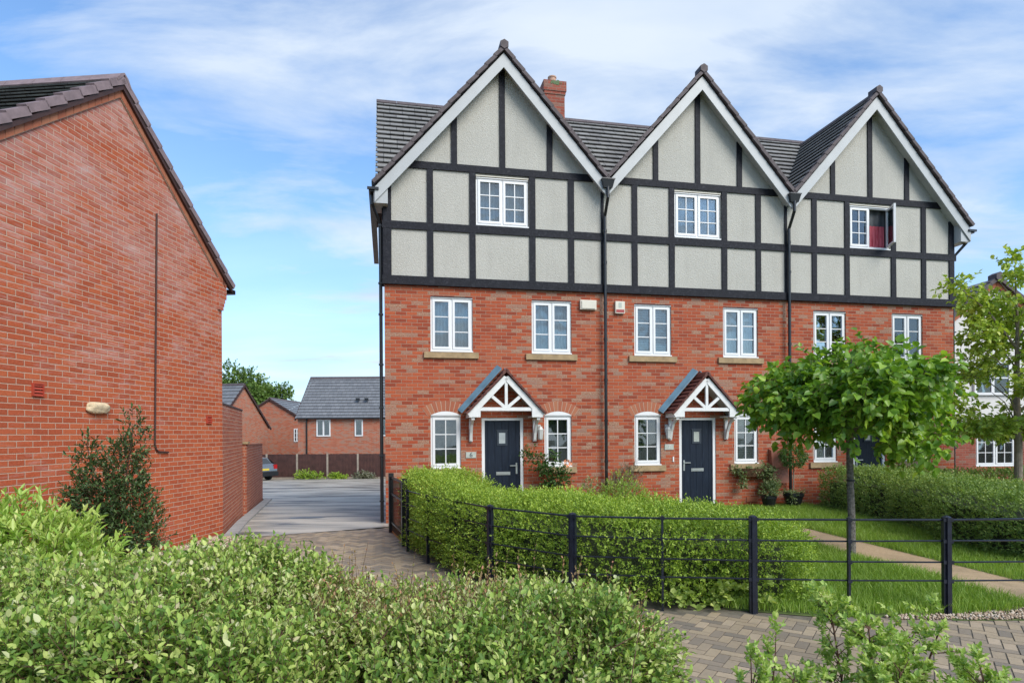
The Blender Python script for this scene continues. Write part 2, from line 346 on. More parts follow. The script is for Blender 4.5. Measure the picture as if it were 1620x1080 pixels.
def glass_mat():
    k = NT('window_glass'); o = k.obj()
    tr = k.n('ShaderNodeBsdfTransparent', {'Color': (0.86, 0.90, 0.90)})
    gl = k.n('ShaderNodeBsdfGlossy', {'Color': (0.86, 0.90, 0.93), 'Roughness': 0.03})
    k.set(gl.inputs['Normal'], k.bump(k.noise(o, 1.7, 2), 0.006))
    fr = k.n('ShaderNodeFresnel', {'IOR': 1.6}).outputs[0]
    ms = k.n('ShaderNodeMixShader'); k.set(ms.inputs[0], k.ma('ADD', k.ma('MULTIPLY', fr, 1.1), 0.06, True))
    k.t.links.new(tr.outputs[0], ms.inputs[1]); k.t.links.new(gl.outputs[0], ms.inputs[2])
    k.t.links.new(ms.outputs[0], k.out.inputs['Surface']); return k.m
M['glass'] = glass_mat()
def cloth(name, c0, c1, horiz=False, freq=13.0):
    k = NT(name); sp = k.n('ShaderNodeSeparateXYZ', {0: k.uv()}); a = sp.outputs[1] if horiz else sp.outputs[0]
    n = k.noise(k.uv(), 2.5, 2); w = k.ma('ADD', k.ma('MULTIPLY', k.ma('SINE', k.ma('ADD', k.ma('MULTIPLY', a, freq * 6.283), 0.0 if horiz else k.ma('MULTIPLY', n, 9.0))), 0.5), 0.5)
    return k.surf(k.mix(w, c0, c1), 0.9, k.bump(w, 0.01))
M['net'] = cloth('net_curtain', (0.30, 0.305, 0.30), (0.42, 0.425, 0.42))
M['room_shade'] = cloth('shaded_room', (0.07, 0.075, 0.08), (0.12, 0.125, 0.13), freq=5)  # dimness of the room behind the glass, put into the colour
M['blind'] = cloth('venetian_blind', (0.13, 0.15, 0.17), (0.34, 0.37, 0.38), horiz=True, freq=18)
M['lightcurtain'] = cloth('light_curtain', (0.40, 0.42, 0.40), (0.56, 0.58, 0.56))
M['redcurtain'] = cloth('red_gathered_curtain', (0.42, 0.04, 0.06), (0.62, 0.13, 0.16), freq=9)

def leaf_mat(name, stops, rough=0.45, trans=0.32, spec=0.4, gain=(1.4, 1.2, 1.35)):
    stops = [(p, tuple(min(.62, a * b) for a, b in zip(c, gain))) for p, c in stops]
    k = NT(name); t = k.tint()
    f = k.noise(k.obj(), 2.2, 3)
    c = k.ramp(k.ma('ADD', k.ma('MULTIPLY', t, 0.8), k.ma('MULTIPLY', f, 0.22)), stops)
    b = k.n('ShaderNodeBsdfPrincipled', {'Base Color': c, 'Roughness': rough}); b.inputs['Specular IOR Level'].default_value = spec
    tl = k.n('ShaderNodeBsdfTranslucent', {'Color': k.mix(1.0, c, (1.3, 1.35, 0.6), 'MULTIPLY')})
    ms = k.n('ShaderNodeMixShader'); ms.inputs[0].default_value = trans
    k.t.links.new(b.outputs[0], ms.inputs[1]); k.t.links.new(tl.outputs[0], ms.inputs[2]); k.t.links.new(ms.outputs[0], k.out.inputs['Surface'])
    return k.m
M['leaf_near'] = leaf_mat('leaf_hornbeam_hedge', [(0.0, (0.035, 0.085, 0.016)), (0.3, (0.10, 0.20, 0.035)), (0.55, (0.20, 0.31, 0.06)), (0.75, (0.32, 0.42, 0.12)), (0.9, (0.46, 0.48, 0.22)), (1.0, (0.46, 0.27, 0.18))], 0.5, 0.3, 0.3, gain=(1.75, 1.5, 1.6))
M['leaf_shoot'] = leaf_mat('leaf_shoot_pale_gloss', [(0.0, (0.13, 0.20, 0.05)), (0.5, (0.27, 0.33, 0.12)), (0.85, (0.40, 0.40, 0.20)), (1.0, (0.40, 0.27, 0.18))], 0.45, 0.3, gain=(1.75, 1.6, 1.5))  # pale leaf undersides plus painted sky gloss of the hedge top
M['leaf_sprig'] = leaf_mat('leaf_red_tipped_sprig', [(0.0, (0.13, 0.17, 0.06)), (0.5, (0.25, 0.25, 0.10)), (1.0, (0.40, 0.20, 0.12))])
M['leaf_privet'] = leaf_mat('leaf_privet', [(0.0, (0.060, 0.130, 0.017)), (0.45, (0.165, 0.286, 0.029)), (0.8, (0.300, 0.442, 0.054)), (1.0, (0.420, 0.520, 0.096))], gain=(1.6, 1.35, 1.6))
M['leaf_privet2'] = leaf_mat('leaf_far_hedge', [(0.0, (0.051, 0.111, 0.022)), (0.45, (0.123, 0.221, 0.042)), (0.8, (0.232, 0.338, 0.072)), (1.0, (0.348, 0.429, 0.120))], gain=(1.6, 1.35, 1.6))
M['leaf_lime'] = leaf_mat('leaf_lime_tree', [(0.0, (0.034, 0.102, 0.013)), (0.5, (0.088, 0.216, 0.020)), (0.85, (0.189, 0.348, 0.033)), (1.0, (0.324, 0.456, 0.055))], 0.35, gain=(1.9, 1.45, 1.75))
M['leaf_maple'] = leaf_mat('leaf_maple', [(0.0, (0.078, 0.161, 0.021)), (0.5, (0.182, 0.299, 0.039)), (1.0, (0.351, 0.437, 0.091))], gain=(1.9, 1.55, 1.7))
M['leaf_laurel'] = leaf_mat('leaf_bright_shrub', [(0.0, (0.08, 0.19, 0.02)), (0.5, (0.19, 0.34, 0.045)), (1.0, (0.35, 0.48, 0.11))], 0.35, gain=(1.8, 1.45, 1.9))
M['leaf_dark'] = leaf_mat('leaf_dark_evergreen', [(0.0, (0.016, 0.032, 0.012)), (0.5, (0.048, 0.085, 0.03)), (0.85, (0.13, 0.18, 0.07)), (1.0, (0.24, 0.27, 0.09))], 0.4, 0.25, 0.4, (1.5, 1.45, 1.3))
M['leaf_far'] = leaf_mat('leaf_far_tree', [(0.0, (0.045, 0.10, 0.02)), (0.5, (0.10, 0.19, 0.035)), (1.0, (0.18, 0.28, 0.07))])
M['leaf_ivy'] = leaf_mat('leaf_variegated_ivy', [(0.0, (0.03, 0.08, 0.02)), (0.5, (0.13, 0.20, 0.07)), (1.0, (0.45, 0.46, 0.24))])
M['leaf_grey'] = leaf_mat('leaf_grey_green', [(0.0, (0.07, 0.09, 0.05)), (0.5, (0.16, 0.19, 0.12)), (1.0, (0.30, 0.33, 0.23))])
M['leaf_rose'] = leaf_mat('leaf_rose', [(0.0, (0.015, 0.05, 0.010)), (0.5, (0.045, 0.12, 0.022)), (1.0, (0.12, 0.22, 0.05))])
M['grass'] = leaf_mat('grass_blades', [(0.0, (0.08, 0.17, 0.018)), (0.5, (0.17, 0.31, 0.035)), (1.0, (0.33, 0.46, 0.10))])

# ---------------------------------------------------------------- foliage helpers
def nrm(a): return a / np.maximum(np.linalg.norm(a, axis=-1, keepdims=True), 1e-9)
def leaves_obj(name, P, D, N, size, w, tint, mat, parent=None, fold=0.16, droop=0.12, lobed=False):
    n = len(P); D = nrm(D); S = nrm(np.cross(D, N)); U = np.cross(S, D); s = np.broadcast_to(np.asarray(size, float), (n,))[:, None]
    ww = w * s
    def at(a, b, c): return P + D * (a * s) + S * (b * ww) + U * (c * s)
    V = np.stack([at(0, 0, 0), at(.30, -.5, fold * w), at(.30, .5, fold * w), at(.68, -.40, fold * w * .8 - droop * .3), at(.68, .40, fold * w * .8 - droop * .3), at(1, 0, -droop)], 1).reshape(-1, 3)
    F = np.array([[0, 1, 3, 5], [0, 5, 4, 2]]); F = (np.arange(n)[:, None, None] * 6 + F[None]).reshape(-1)
    return raw_mesh(name, V, F, 4, np.repeat(tint, 6), mat, parent)
def raw_mesh(name, V, F, k, tint, mat, parent):
    me = bpy.data.meshes.new(name); nf = len(F) // k
    me.vertices.add(len(V)); me.vertices.foreach_set('co', np.asarray(V, np.float32).ravel())
    me.loops.add(len(F)); me.loops.foreach_set('vertex_index', np.asarray(F, np.int32))
    me.polygons.add(nf); me.polygons.foreach_set('loop_start', np.arange(0, len(F), k, dtype=np.int32)); me.polygons.foreach_set('loop_total', np.full(nf, k, dtype=np.int32))
    me.update(calc_edges=True)
    a = me.attributes.new('tint', 'FLOAT', 'POINT'); a.data.foreach_set('value', np.asarray(tint, np.float32))
    me.materials.append(mat); o = bpy.data.objects.new(name, me); COL.objects.link(o)
    if parent: o.parent = parent
    return o
def twig_leaves(B, O, L, nl, up=0.35, spread=0.9, jit=0.3):
    """leaves along twigs: B bases, O directions, L lengths"""
    n = len(B); O = nrm(O); out = []
    ref = nrm(rng.normal(size=(n, 3))); A = nrm(np.cross(O, ref)); C = np.cross(O, A)
    for j in range(nl):
        t = (j + 0.6) / nl; ang = j * 2.4 + rng.random(n) * 0.8
        R = A * np.cos(ang)[:, None] + C * np.sin(ang)[:, None]
        p = B + O * (L * t)[:, None]
        d = O * (0.45 + 0.4 * t) + R * spread * (1.05 - 0.5 * t) + np.array([0, 0, up * 0.3]) + rng.normal(size=(n, 3)) * jit
        nn = O * 0.6 + np.array([0, 0, 0.9]) + rng.normal(size=(n, 3)) * 0.45
        out.append((p, nrm(d), nn, np.full(n, t)))
    return [np.concatenate(x) for x in zip(*out)]
def twig_sticks(name, B, O, L, r, mat, parent):
    n = len(B); O = nrm(O); ref = nrm(rng.normal(size=(n, 3))); A = nrm(np.cross(O, ref)); C = np.cross(O, A)
    E = B + O * L[:, None] * 0.97; V = []
    for P, rr in ((B, r), (E, r * 0.45)):
        for k in range(3):
            a = k * 2.0944; V.append(P + (A * math.cos(a) + C * math.sin(a)) * rr)
    V = np.stack(V, 1).reshape(-1, 3)
    F = np.array([[0, 1, 4, 3], [1, 2, 5, 4], [2, 0, 3, 5]]); F = (np.arange(n)[:, None, None] * 6 + F[None]).reshape(-1)
    return raw_mesh(name, V, F, 4, np.full(len(V), 0.5), mat, parent)
def lumpy(p, sc, seed):
    """cheap smooth noise in -1..1"""
    r = np.random.default_rng(seed); s = np.zeros(len(p))
    for k in range(7):
        d = r.normal(size=3); d /= np.linalg.norm(d); s += np.sin((p @ d) * sc * (0.7 + 0.35 * k) + r.random() * 6.28) / (1 + 0.25 * k)
    return s / 3.2
def poly_dist(P, poly):
    """signed distance to polygon edge (positive inside) and inward... outward direction"""
    poly = np.asarray(poly, float); n = len(poly); best = np.full(len(P), 1e9); dirv = np.zeros((len(P), 2)); ins = np.zeros(len(P), bool)
    for i in range(n):
        a, b = poly[i], poly[(i + 1) % n]; ab = b - a
        t = np.clip(((P - a) @ ab) / (ab @ ab), 0, 1); q = a + t[:, None] * ab; d = np.linalg.norm(P - q, axis=1)
        m = d < best; best[m] = d[m]; dirv[m] = (q - P)[m]
        c = ((a[1] > P[:, 1]) != (b[1] > P[:, 1])) & (P[:, 0] < (b[0] - a[0]) * (P[:, 1] - a[1]) / (b[1] - a[1] + 1e-12) + a[0]); ins ^= c
    dirv = dirv / np.maximum(np.linalg.norm(dirv, axis=1, keepdims=True), 1e-9)
    return np.where(ins, best, -best), np.where(ins[:, None], dirv, -dirv)
def hedge(name, label, poly, hfun, ntw, leaf, lw, nl, mat, tl=(0.06, 0.14), depth=0.22, seed=1, stick=0.0, rough=0.06, zmin=0.05, roundr=0.25, core_in=0.26, corez=0.3, weight=None, sd_t=.2):
    root = thing(name, label, 'hedge', (float(np.mean([p[0] for p in poly])), float(np.mean([p[1] for p in poly])), 0))
    ox, oy = root.location.x, root.location.y
    pl = np.array(poly); lo, hi = pl.min(0) - 0.15, pl.max(0) + 0.15
    Bs, Os = [], []; tot = 0
    while tot < ntw:
        m = 40000; P = np.empty((m, 3)); P[:, 0] = rng.uniform(lo[0], hi[0], m); P[:, 1] = rng.uniform(lo[1], hi[1], m); P[:, 2] = rng.uniform(zmin, 1.6, m)
        sd_, dv = poly_dist(P[:, :2], poly); h = hfun(P[:, 0], P[:, 1])
        lump = lumpy(P, 3.2, seed) * rough + lumpy(P, 9.0, seed + 5) * rough * 0.5
        a = np.clip(sd_ + lump, -1, roundr * 3); b = h + lump - P[:, 2]
        # rounded shoulder distance
        qa, qb = np.maximum(roundr - a, 0), np.maximum(roundr - b, 0)
        inside = np.where((qa > 0) & (qb > 0), roundr - np.sqrt(qa ** 2 + qb ** 2), np.minimum(a, b))
        keep = (inside > 0) & (inside < depth) & (rng.random(m) < np.exp(-inside / depth * 1.2))
        if weight is not None: keep &= rng.random(m) < weight(P)
        wa, wb = 1 / np.maximum(a, 0.03), 1 / np.maximum(b, 0.03)
        o = np.concatenate([dv * (wa / (wa + wb))[:, None], (wb / (wa + wb))[:, None]], 1)
        P, o = P[keep], o[keep]; Bs.append(P); Os.append(o); tot += len(P)
    B = np.concatenate(Bs)[:ntw]; O = np.concatenate(Os)[:ntw]
    B[:, 0] -= ox; B[:, 1] -= oy
    O = nrm(O) + np.array([0, 0, 0.35]) + rng.normal(size=B.shape) * 0.45
    L = rng.uniform(tl[0], tl[1], len(B))
    P, D, N, t = twig_leaves(B, O, L, nl)
    clump = lumpy(P, 2.0, seed + 9) * 0.10
    tint = np.clip(0.28 + 0.26 * t + clump + rng.normal(size=len(P)) * sd_t, 0, 1)
    leaves_obj('foliage', P, D, N, leaf * rng.uniform(0.65, 1.2, len(P)), lw, tint, mat, root)
    if stick: twig_sticks('twigs', B, O, L, stick, M['twig'], root)
    # solid core added to block the view, coloured as the hedge's shaded inside
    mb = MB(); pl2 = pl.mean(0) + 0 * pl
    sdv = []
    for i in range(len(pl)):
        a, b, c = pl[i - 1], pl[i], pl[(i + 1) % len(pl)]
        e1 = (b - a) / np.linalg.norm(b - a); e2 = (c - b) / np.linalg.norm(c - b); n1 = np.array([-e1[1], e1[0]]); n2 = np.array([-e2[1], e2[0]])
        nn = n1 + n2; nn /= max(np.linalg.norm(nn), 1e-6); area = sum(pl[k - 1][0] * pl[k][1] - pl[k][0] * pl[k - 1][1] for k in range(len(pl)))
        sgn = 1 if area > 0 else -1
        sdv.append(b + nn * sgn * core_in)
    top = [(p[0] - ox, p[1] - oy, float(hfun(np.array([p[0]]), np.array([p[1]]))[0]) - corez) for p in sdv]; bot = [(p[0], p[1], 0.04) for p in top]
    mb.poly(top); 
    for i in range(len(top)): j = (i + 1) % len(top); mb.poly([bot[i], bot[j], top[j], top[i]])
    mb.build('shaded_core', M['core_shade'], root)
    return root
def blobs(lobes, n, shell=0.35):
    """sample points in the outer shell of ellipsoid lobes [(cx,cy,cz,rx,ry,rz)]"""
    lob = np.array(lobes, float); vol = (lob[:, 3] * lob[:, 4] * lob[:, 5]) ** (2 / 3); idx = rng.choice(len(lob), n, p=vol / vol.sum())
    d = nrm(rng.normal(size=(n, 3))); r = 1 - shell * rng.random(n) ** 1.6
    return lob[idx, :3] + d * lob[idx, 3:] * r[:, None], d
def shrub(root, lobes, ntw, leaf, lw, nl, mat, tl, up=0.35, seed=3, stick=0.0, shell=0.4, name='foliage', jit=0.3, outk=1.0, droop=0.12, tb=0.35, stickmat='twig', nup=None):
    B, d = blobs(lobes, ntw, shell); O = d * outk + np.array([0, 0, up]) + rng.normal(size=B.shape) * 0.4
    B = B.copy(); B[:, 2] = np.maximum(B[:, 2], 0.03)
    L = rng.uniform(tl[0], tl[1], ntw); P, D, N, t = twig_leaves(B, O, L, nl, up=up, jit=jit)
    tint = np.clip(tb + 0.15 * t + lumpy(P, 3.0, seed) * 0.12 + rng.normal(size=len(P)) * 0.18, 0, 1)
    o = leaves_obj(name, P, D, N, leaf * rng.uniform(0.6, 1.2, len(P)), lw, tint, mat, root, droop=droop)
    if stick: twig_sticks('twigs', B, O, L, stick, M[stickmat], root)
    return o

# ================================================================ SETTING
def gz(y): return 0.0 if y < 13 else (-(y - 13) * 0.036 if y < 70 else -57 * 0.036)
def sheet(name, xs, ys, zoff, mat, kind='structure', zf=None):
    mb = MB()
    for i in range(len(xs) - 1):
        for j in range(len(ys) - 1):
            mb.poly([(xs[i], ys[j], gz(ys[j]) + zoff), (xs[i + 1], ys[j], gz(ys[j]) + zoff), (xs[i + 1], ys[j + 1], gz(ys[j + 1]) + zoff), (xs[i], ys[j + 1], gz(ys[j + 1]) + zoff)])
    return tag(mb.build(name, mat), kind=kind)
def ground_mat():
    k = NT('rough_ground'); f = k.noise(k.obj(), 0.8, 6); g = k.noise(k.obj(), 14, 4)
    c = k.mix(f, (0.07, 0.09, 0.03), (0.10, 0.085, 0.05)); c = k.mix(g, c, (0.05, 0.06, 0.025))
    return k.surf(c, 0.95, k.bump(g, 0.02))
sheet('ground', [-900, -60, 60, 900], [-60, 13, 70, 1500], -0.06, ground_mat())
def asphalt_mat():
    k = NT('wet_asphalt'); o = k.obj()
    st = k.n('ShaderNodeVectorMath', {0: o, 1: (0.30, 1.1, 1)}, operation='MULTIPLY').outputs[0]
    f = k.noise(st, 1.3, 6, 0.65, 0.4); g = k.noise(o, 60, 3)
    c = k.ramp(f, [(0.38, (0.10, 0.088, 0.07)), (0.45, (0.31, 0.275, 0.22)), (0.56, (0.56, 0.505, 0.42))])
    c = k.mix(g, c, k.mix(1.0, c, (0.7, 0.7, 0.7), 'MULTIPLY'))
    rg = k.n('ShaderNodeMapRange', {'Value': f, 'From Min': 0.3, 'From Max': 0.62, 'To Min': 0.35, 'To Max': 0.55}).outputs[0]
    return k.surf(c, rg, k.bump(g, 0.004), spec=0.22)
drive = MB(); XR = -2.5
ysd = [11.3, 13, 22, 39.7]
def xl(y): return -5.35 - 0.316 * (y - 11.74) if y < 20.8 else -22.0
for a, b in [(11.25, 13), (13, 20.8), (20.8, 39.8)]:
    l0, l1 = xl(a), (-5.35 - 0.316 * (b - 11.74) if b <= 20.8 else -22.0)
    r0, r1 = (-2.6, -2.6) if b <= 13 else (-2.6, -2.6)
    if a > 20: l0 = -22.0; r0 = r1 = 6.0
    drive.poly([(l0, a + (0.0 if a > 11.3 else -0.15), gz(a)), (r0 if a > 11.3 else -2.5, a + (0 if a > 11.3 else 1.2), gz(a)), (r1, b, gz(b)), (l1, b, gz(b))])
tag(drive.build('driveway', asphalt_mat()), kind='structure')
dark_tar = plain('patched_tarmac', (0.055, 0.053, 0.05), 0.35, 0.35, 5)
sm = MB(); N_ = 26
for q in range(N_):
    f0, f1 = q / N_, (q + 1) / N_
    def arc(f, o): x = -12.5 + 10.5 * f; y = 25.6 + 4.2 * math.sin(min(1, f * 1.25) * 1.5) + o; return (x, y, gz(y) + .004)
    w0, w1 = .10 + .14 * abs(math.sin(q * 1.3)), .10 + .14 * abs(math.sin((q + 1) * 1.3))
    sm.poly([arc(f0, -w0), arc(f1, -w1), arc(f1, w1), arc(f0, w0)])
pq = [(-5.05, 14.0), (-4.35, 14.15), (-4.38, 14.45), (-5.1, 14.3)]; sm.poly([(x, y, gz(y) + .004) for x, y in pq])
pq = [(-6.2, 12.2), (-5.4, 12.35), (-5.2, 12.5), (-5.9, 12.42)]
tag(sm.build('tarmac_seams', dark_tar), kind='structure')
# kerb along the garden wall
kb = MB()
ka, kc = Vector((-5.26, 11.3)), Vector((-5.26 - 0.316 * 9.1, 11.3 + 9.1))
n_ = 10
for i in range(n_):
    a = ka.lerp(kc, i / n_); b = ka.lerp(kc, (i + 0.985) / n_)
    kb.hexa([(a.x, a.y, gz(a.y) - .05), (a.x + .20, a.y + .06, gz(a.y) - .05), (b.x + .20, b.y + .06, gz(b.y) - .05), (b.x, b.y, gz(b.y) - .05),
             (a.x, a.y, gz(a.y) + .05), (a.x + .20, a.y + .06, gz(a.y) + .04), (b.x + .20, b.y + .06, gz(b.y) + .04), (b.x, b.y, gz(b.y) + .05)])
tag(kb.build('kerb', M['kerb']), kind='structure')

# block paving, herringbone at 45 degrees: every block is a bevelled block with a tone of its own
def paving_mat():
    k = NT('block_paving'); t = k.tint(); f = k.noise(k.obj(), 22, 5, 0.7); g = k.noise(k.obj(), 0.6, 4)
    c = k.ramp(t, [(0.0, (0.17, 0.145, 0.115)), (0.4, (0.25, 0.20, 0.145)), (0.75, (0.32, 0.25, 0.165)), (1.0, (0.38, 0.30, 0.21))])
    c = k.mix(k.n('ShaderNodeMapRange', {'Value': f, 'From Min': 0.35, 'From Max': 0.7, 'To Max': 0.6}).outputs[0], c, k.mix(1.0, c, (1.35, 1.3, 1.25), 'MULTIPLY'))
    c = k.mix(k.n('ShaderNodeMapRange', {'Value': g, 'From Min': 0.5, 'From Max': 0.72, 'To Max': 0.55}).outputs[0], c, (0.20, 0.15, 0.09))
    return k.surf(c, k.ma('ADD', 0.55, k.ma('MULTIPLY', f, 0.3)), k.bump(f, 0.003), spec=0.35)
M['paving'] = paving_mat()
bed = MB(); bed.poly([(-5.6, 4.0, -0.006), (10, 4.0, -0.006), (10, 7.6, -0.006), (4.4, 7.6, -0.006), (2.4, 8.0, -0.006), (0.9, 8.2, -0.006), (0.1, 8.6, -0.006), (-0.9, 9.9, -0.006), (-2.05, 12.5, -0.006), (-5.1, 11.3, -0.006)])
tag(bed.build('paving_joints', plain('sandy_joint', (0.14, 0.12, 0.09), 0.95, 0.3, 12)), kind='structure')
PAVE = [(-5.3, 4.2), (10, 4.2), (10, 6.05), (4.4, 6.15), (3.0, 6.17), (2.4, 6.25), (1.5, 6.4), (0.62, 6.62), (-0.25, 7.42), (-0.75, 8.15), (-1.25, 8.9), (-2.42, 12.35), (-5.05, 11.12)]
pv = MB(); bl, bw = 0.2, 0.1; th45 = math.radians(45 + 11.4); ca, sa = math.cos(th45), math.sin(th45)
cand = []
for i in range(-130, 130):
    for j in range(-130, 130):
        # herringbone lattice: step (1,1)*bw and (2,-2)... each cell holds one horizontal and one vertical block
        m_ = (i - j) % 4
        if m_ == 0: cand.append((i * bw, j * bw, bl, bw))
        elif m_ == 3: cand.append((i * bw, j * bw, bw, bl))
cen = np.array([((a + c / 2) * ca - (b + d / 2) * sa + 1.0, (a + c / 2) * sa + (b + d / 2) * ca + 7.0) for a, b, c, d in cand])
sdp, _ = poly_dist(cen, PAVE)
for (a, b, c, d), ok in zip(cand, sdp > 0.0):
    if not ok: continue
    g = 0.0025; e = 0.0035; hz = random.uniform(-0.0015, 0.0015); tt = random.random()
    q = lambda x, y, z: (x * ca - y * sa + 1.0, x * sa + y * ca + 7.0, z + hz)
    o_ = [(a + g, b + g), (a + c - g, b + g), (a + c - g, b + d - g), (a + g, b + d - g)]; i_ = [(a + g + e, b + g + e), (a + c - g - e, b + g + e), (a + c - g - e, b + d - g - e), (a + g + e, b + d - g - e)]
    pv.poly([q(x, y, 0.0) for x, y in i_], tt)
    for k in range(4):
        l = (k + 1) % 4; pv.poly([q(*o_[k], -0.02), q(*o_[l], -0.02), q(*i_[l], 0), q(*i_[k], 0)], tt)
tag(pv.build('block_paving', M['paving']), kind='structure')

# terrace frame: origin at the left foot of the facade, local x along it
TH = math.atan(FPX / 4854.0); CT, ST = math.cos(TH), math.sin(TH); TX, TY = -2.6411, 12.9117
def T(x, y, z=0.0): return (TX + x * CT - y * ST, TY + x * ST + y * CT, z)
def lawn_z(lx, ly): return 0.02 + 0.09 * min(1, max(0, (ly + 7.8) / 6))
lw = MB()
yy = [-7.25, -6, -4, -2, 0.02]
for i in range(4):
    for x0, x1 in ((3.9 if i < 2 else 1.9, 6.62), (7.42, 16)):
        lw.poly([T(x0, yy[i], lawn_z(0, yy[i])), T(x1, yy[i], lawn_z(0, yy[i])), T(x1, yy[i + 1], lawn_z(0, yy[i + 1])), T(x0, yy[i + 1], lawn_z(0, yy[i + 1]))])
# front wedge of the lawn down to the railing
lw.poly([(2.2, 6.5, 0.002), (3.0, 6.22, 0.002), (4.35, 6.18, 0.002), T(6.62, -7.25, 0.028), T(3.9, -7.25, 0.028)])
def soilgrass():
    k = NT('lawn_base'); f = k.noise(k.obj(), 5, 5); return k.surf(k.mix(f, (0.07, 0.13, 0.02), (0.12, 0.13, 0.04)), 0.95)
lw.poly([(4.3, 6.05, 0.003), (10, 5.95, 0.003), (10, 8.2, 0.003), (4.6, 8.2, 0.003)])
tag(lw.build('lawn', soilgrass()), kind='structure')
pth = MB()
def path_mat():
    k = NT('buff_path'); f = k.noise(k.obj(), 26, 5, 0.7); g = k.noise(k.obj(), 2.0, 4)
    c = k.mix(f, (0.32, 0.21, 0.11), (0.54, 0.40, 0.25)); c = k.mix(k.n('ShaderNodeMapRange', {'Value': g, 'From Min': 0.5, 'From Max': 0.7, 'To Max': 0.5}).outputs[0], c, (0.20, 0.15, 0.08))
    return k.surf(c, 0.85, k.bump(f, 0.008))
yy = [-8.2, -7.25, -6, -4, -2, -0.02]
for i in range(5):
    pth.poly([T(6.58, yy[i], lawn_z(0, yy[i]) + .012), T(7.50, yy[i], lawn_z(0, yy[i]) + .012), T(7.50, yy[i + 1], lawn_z(0, yy[i + 1]) + .012), T(6.58, yy[i + 1], lawn_z(0, yy[i + 1]) + .012)])
for lx in (2.05,):
    for i in range(3, 5):
        pth.poly([T(lx, yy[i], lawn_z(0, yy[i]) + .012), T(lx + .9, yy[i], lawn_z(0, yy[i]) + .012), T(lx + .9, yy[i + 1], lawn_z(0, yy[i + 1]) + .012), T(lx, yy[i + 1], lawn_z(0, yy[i + 1]) + .012)])
tag(pth.build('garden_path', path_mat()), kind='structure')
stp = MB(); x_, y_, _z = T(8.0, -0.3)

# grass blades
def grass(name, region, n, hmin, hmax, zf, label, wd=0.006, patchy=None):
    reg = np.array(region); lo, hi = reg.min(0), reg.max(0); pts = []
    tot = 0
    while tot < n:
        p = rng.uniform(lo, hi, (n, 2)); s, _ = poly_dist(p, region); k = s > 0.0
        if patchy is not None: k &= patchy(p)
        pts.append(p[k]); tot += k.sum()
    p = np.concatenate(pts)[:n]; z = zf(p)
    h = rng.uniform(hmin, hmax, n) * (1 + 0.35 * lumpy(np.c_[p, z], 2.5, 77)); a = rng.random(n) * 6.283; ln = rng.normal(size=(n, 2)) * 0.35 * h[:, None]
    B = np.c_[p, z]; S = np.c_[np.cos(a), np.sin(a), np.zeros(n)] * wd / 2
    Mi = B + np.c_[ln * 0.35, h * 0.6]; Tp = B + np.c_[ln, h]
    V = np.stack([B - S, B + S, Mi + S * .8, Mi - S * .8, Tp, Tp + S * .1], 1).reshape(-1, 3)
    F = np.array([[0, 1, 2, 3], [3, 2, 5, 4]]); F = (np.arange(n)[:, None, None] * 6 + F[None]).reshape(-1)
    t = np.clip(0.45 + rng.normal(size=n) * 0.2 + 0.15 * lumpy(B, 1.5, 5), 0, 1)
    o = raw_mesh(name, V, F, 4, np.repeat(t, 6), M['grass'], None); return tag(o, label, 'grass', kind='stuff')
def Tl(l): return [T(x, y)[:2] for x, y in l]
def lz(p):
    ly = -(p[:, 0] - TX) * ST + (p[:, 1] - TY) * CT; return 0.02 + 0.09 * np.clip((ly + 7.8) / 6, 0, 1)
grass('lawn_grass', [(2.0, 6.52), (2.5, 6.36), (3.0, 6.24), (4.3, 6.20), (5.1, 6.30), T(6.62, -7.9)[:2], T(6.64, -0.1)[:2], T(4.6, -0.1)[:2], (3.4, 8.4)], 66000, 0.05, 0.13, lz, 'long green lawn grass left of the buff path')
grass('verge_grass', Tl([(7.48, -7.6), (9.6, -7.9), (9.8, -0.1), (7.48, -0.1)]), 42000, 0.05, 0.12, lz, 'green lawn grass between the buff path and the far hedge')
# pea gravel strips
def gravel(name, region, n, z, label, s0=0.012, s1=0.024, col='kerb'):
    reg = np.array(region); lo, hi = reg.min(0), reg.max(0); pts = []; tot = 0
    while tot < n:
        p = rng.uniform(lo, hi, (n, 2)); s, _ = poly_dist(p, region); pts.append(p[s > 0]); tot += (s > 0).sum()
    p = np.concatenate(pts)[:n]; r = rng.uniform(s0, s1, n)
    base = np.array([[1, 0, 0], [0, 1, 0], [-1, 0, 0], [0, -1, 0], [0, 0, .7], [0, 0, -.7]]); a = rng.random(n) * 6.28
    c, s = np.cos(a), np.sin(a); X = base[None, :, 0] * c[:, None] - base[None, :, 1] * s[:, None] * .7; Y = base[None, :, 0] * s[:, None] + base[None, :, 1] * c[:, None] * .7
    V = np.stack([X, Y, np.broadcast_to(base[None, :, 2], X.shape)], 2) * r[:, None, None] + np.c_[p, np.full(n, z) + rng.random(n) * .012][:, None, :]
    F = np.array([[0, 1, 4], [1, 2, 4], [2, 3, 4], [3, 0, 4], [1, 0, 5], [2, 1, 5], [3, 2, 5], [0, 3, 5]]); F = (np.arange(n)[:, None, None] * 6 + F[None]).reshape(-1)
    k = NT('gravel_stone'); m = k.surf(k.ramp(k.tint(), [(0, (0.20, 0.13, 0.08)), (0.5, (0.42, 0.31, 0.21)), (1, (0.60, 0.52, 0.42))]), 0.8)
    return tag(raw_mesh(name, V.reshape(-1, 3), F, 3, np.repeat(rng.random(n), 6), m, None), label, 'gravel', kind='stuff')
gravel('gravel_strip', [(3.7, 6.08), (9.5, 5.95), (9.5, 6.55), (5.3, 6.5), (4.5, 6.24), (3.7, 6.22)], 5200, 0.008, 'pale pea gravel spilled under the black railings')
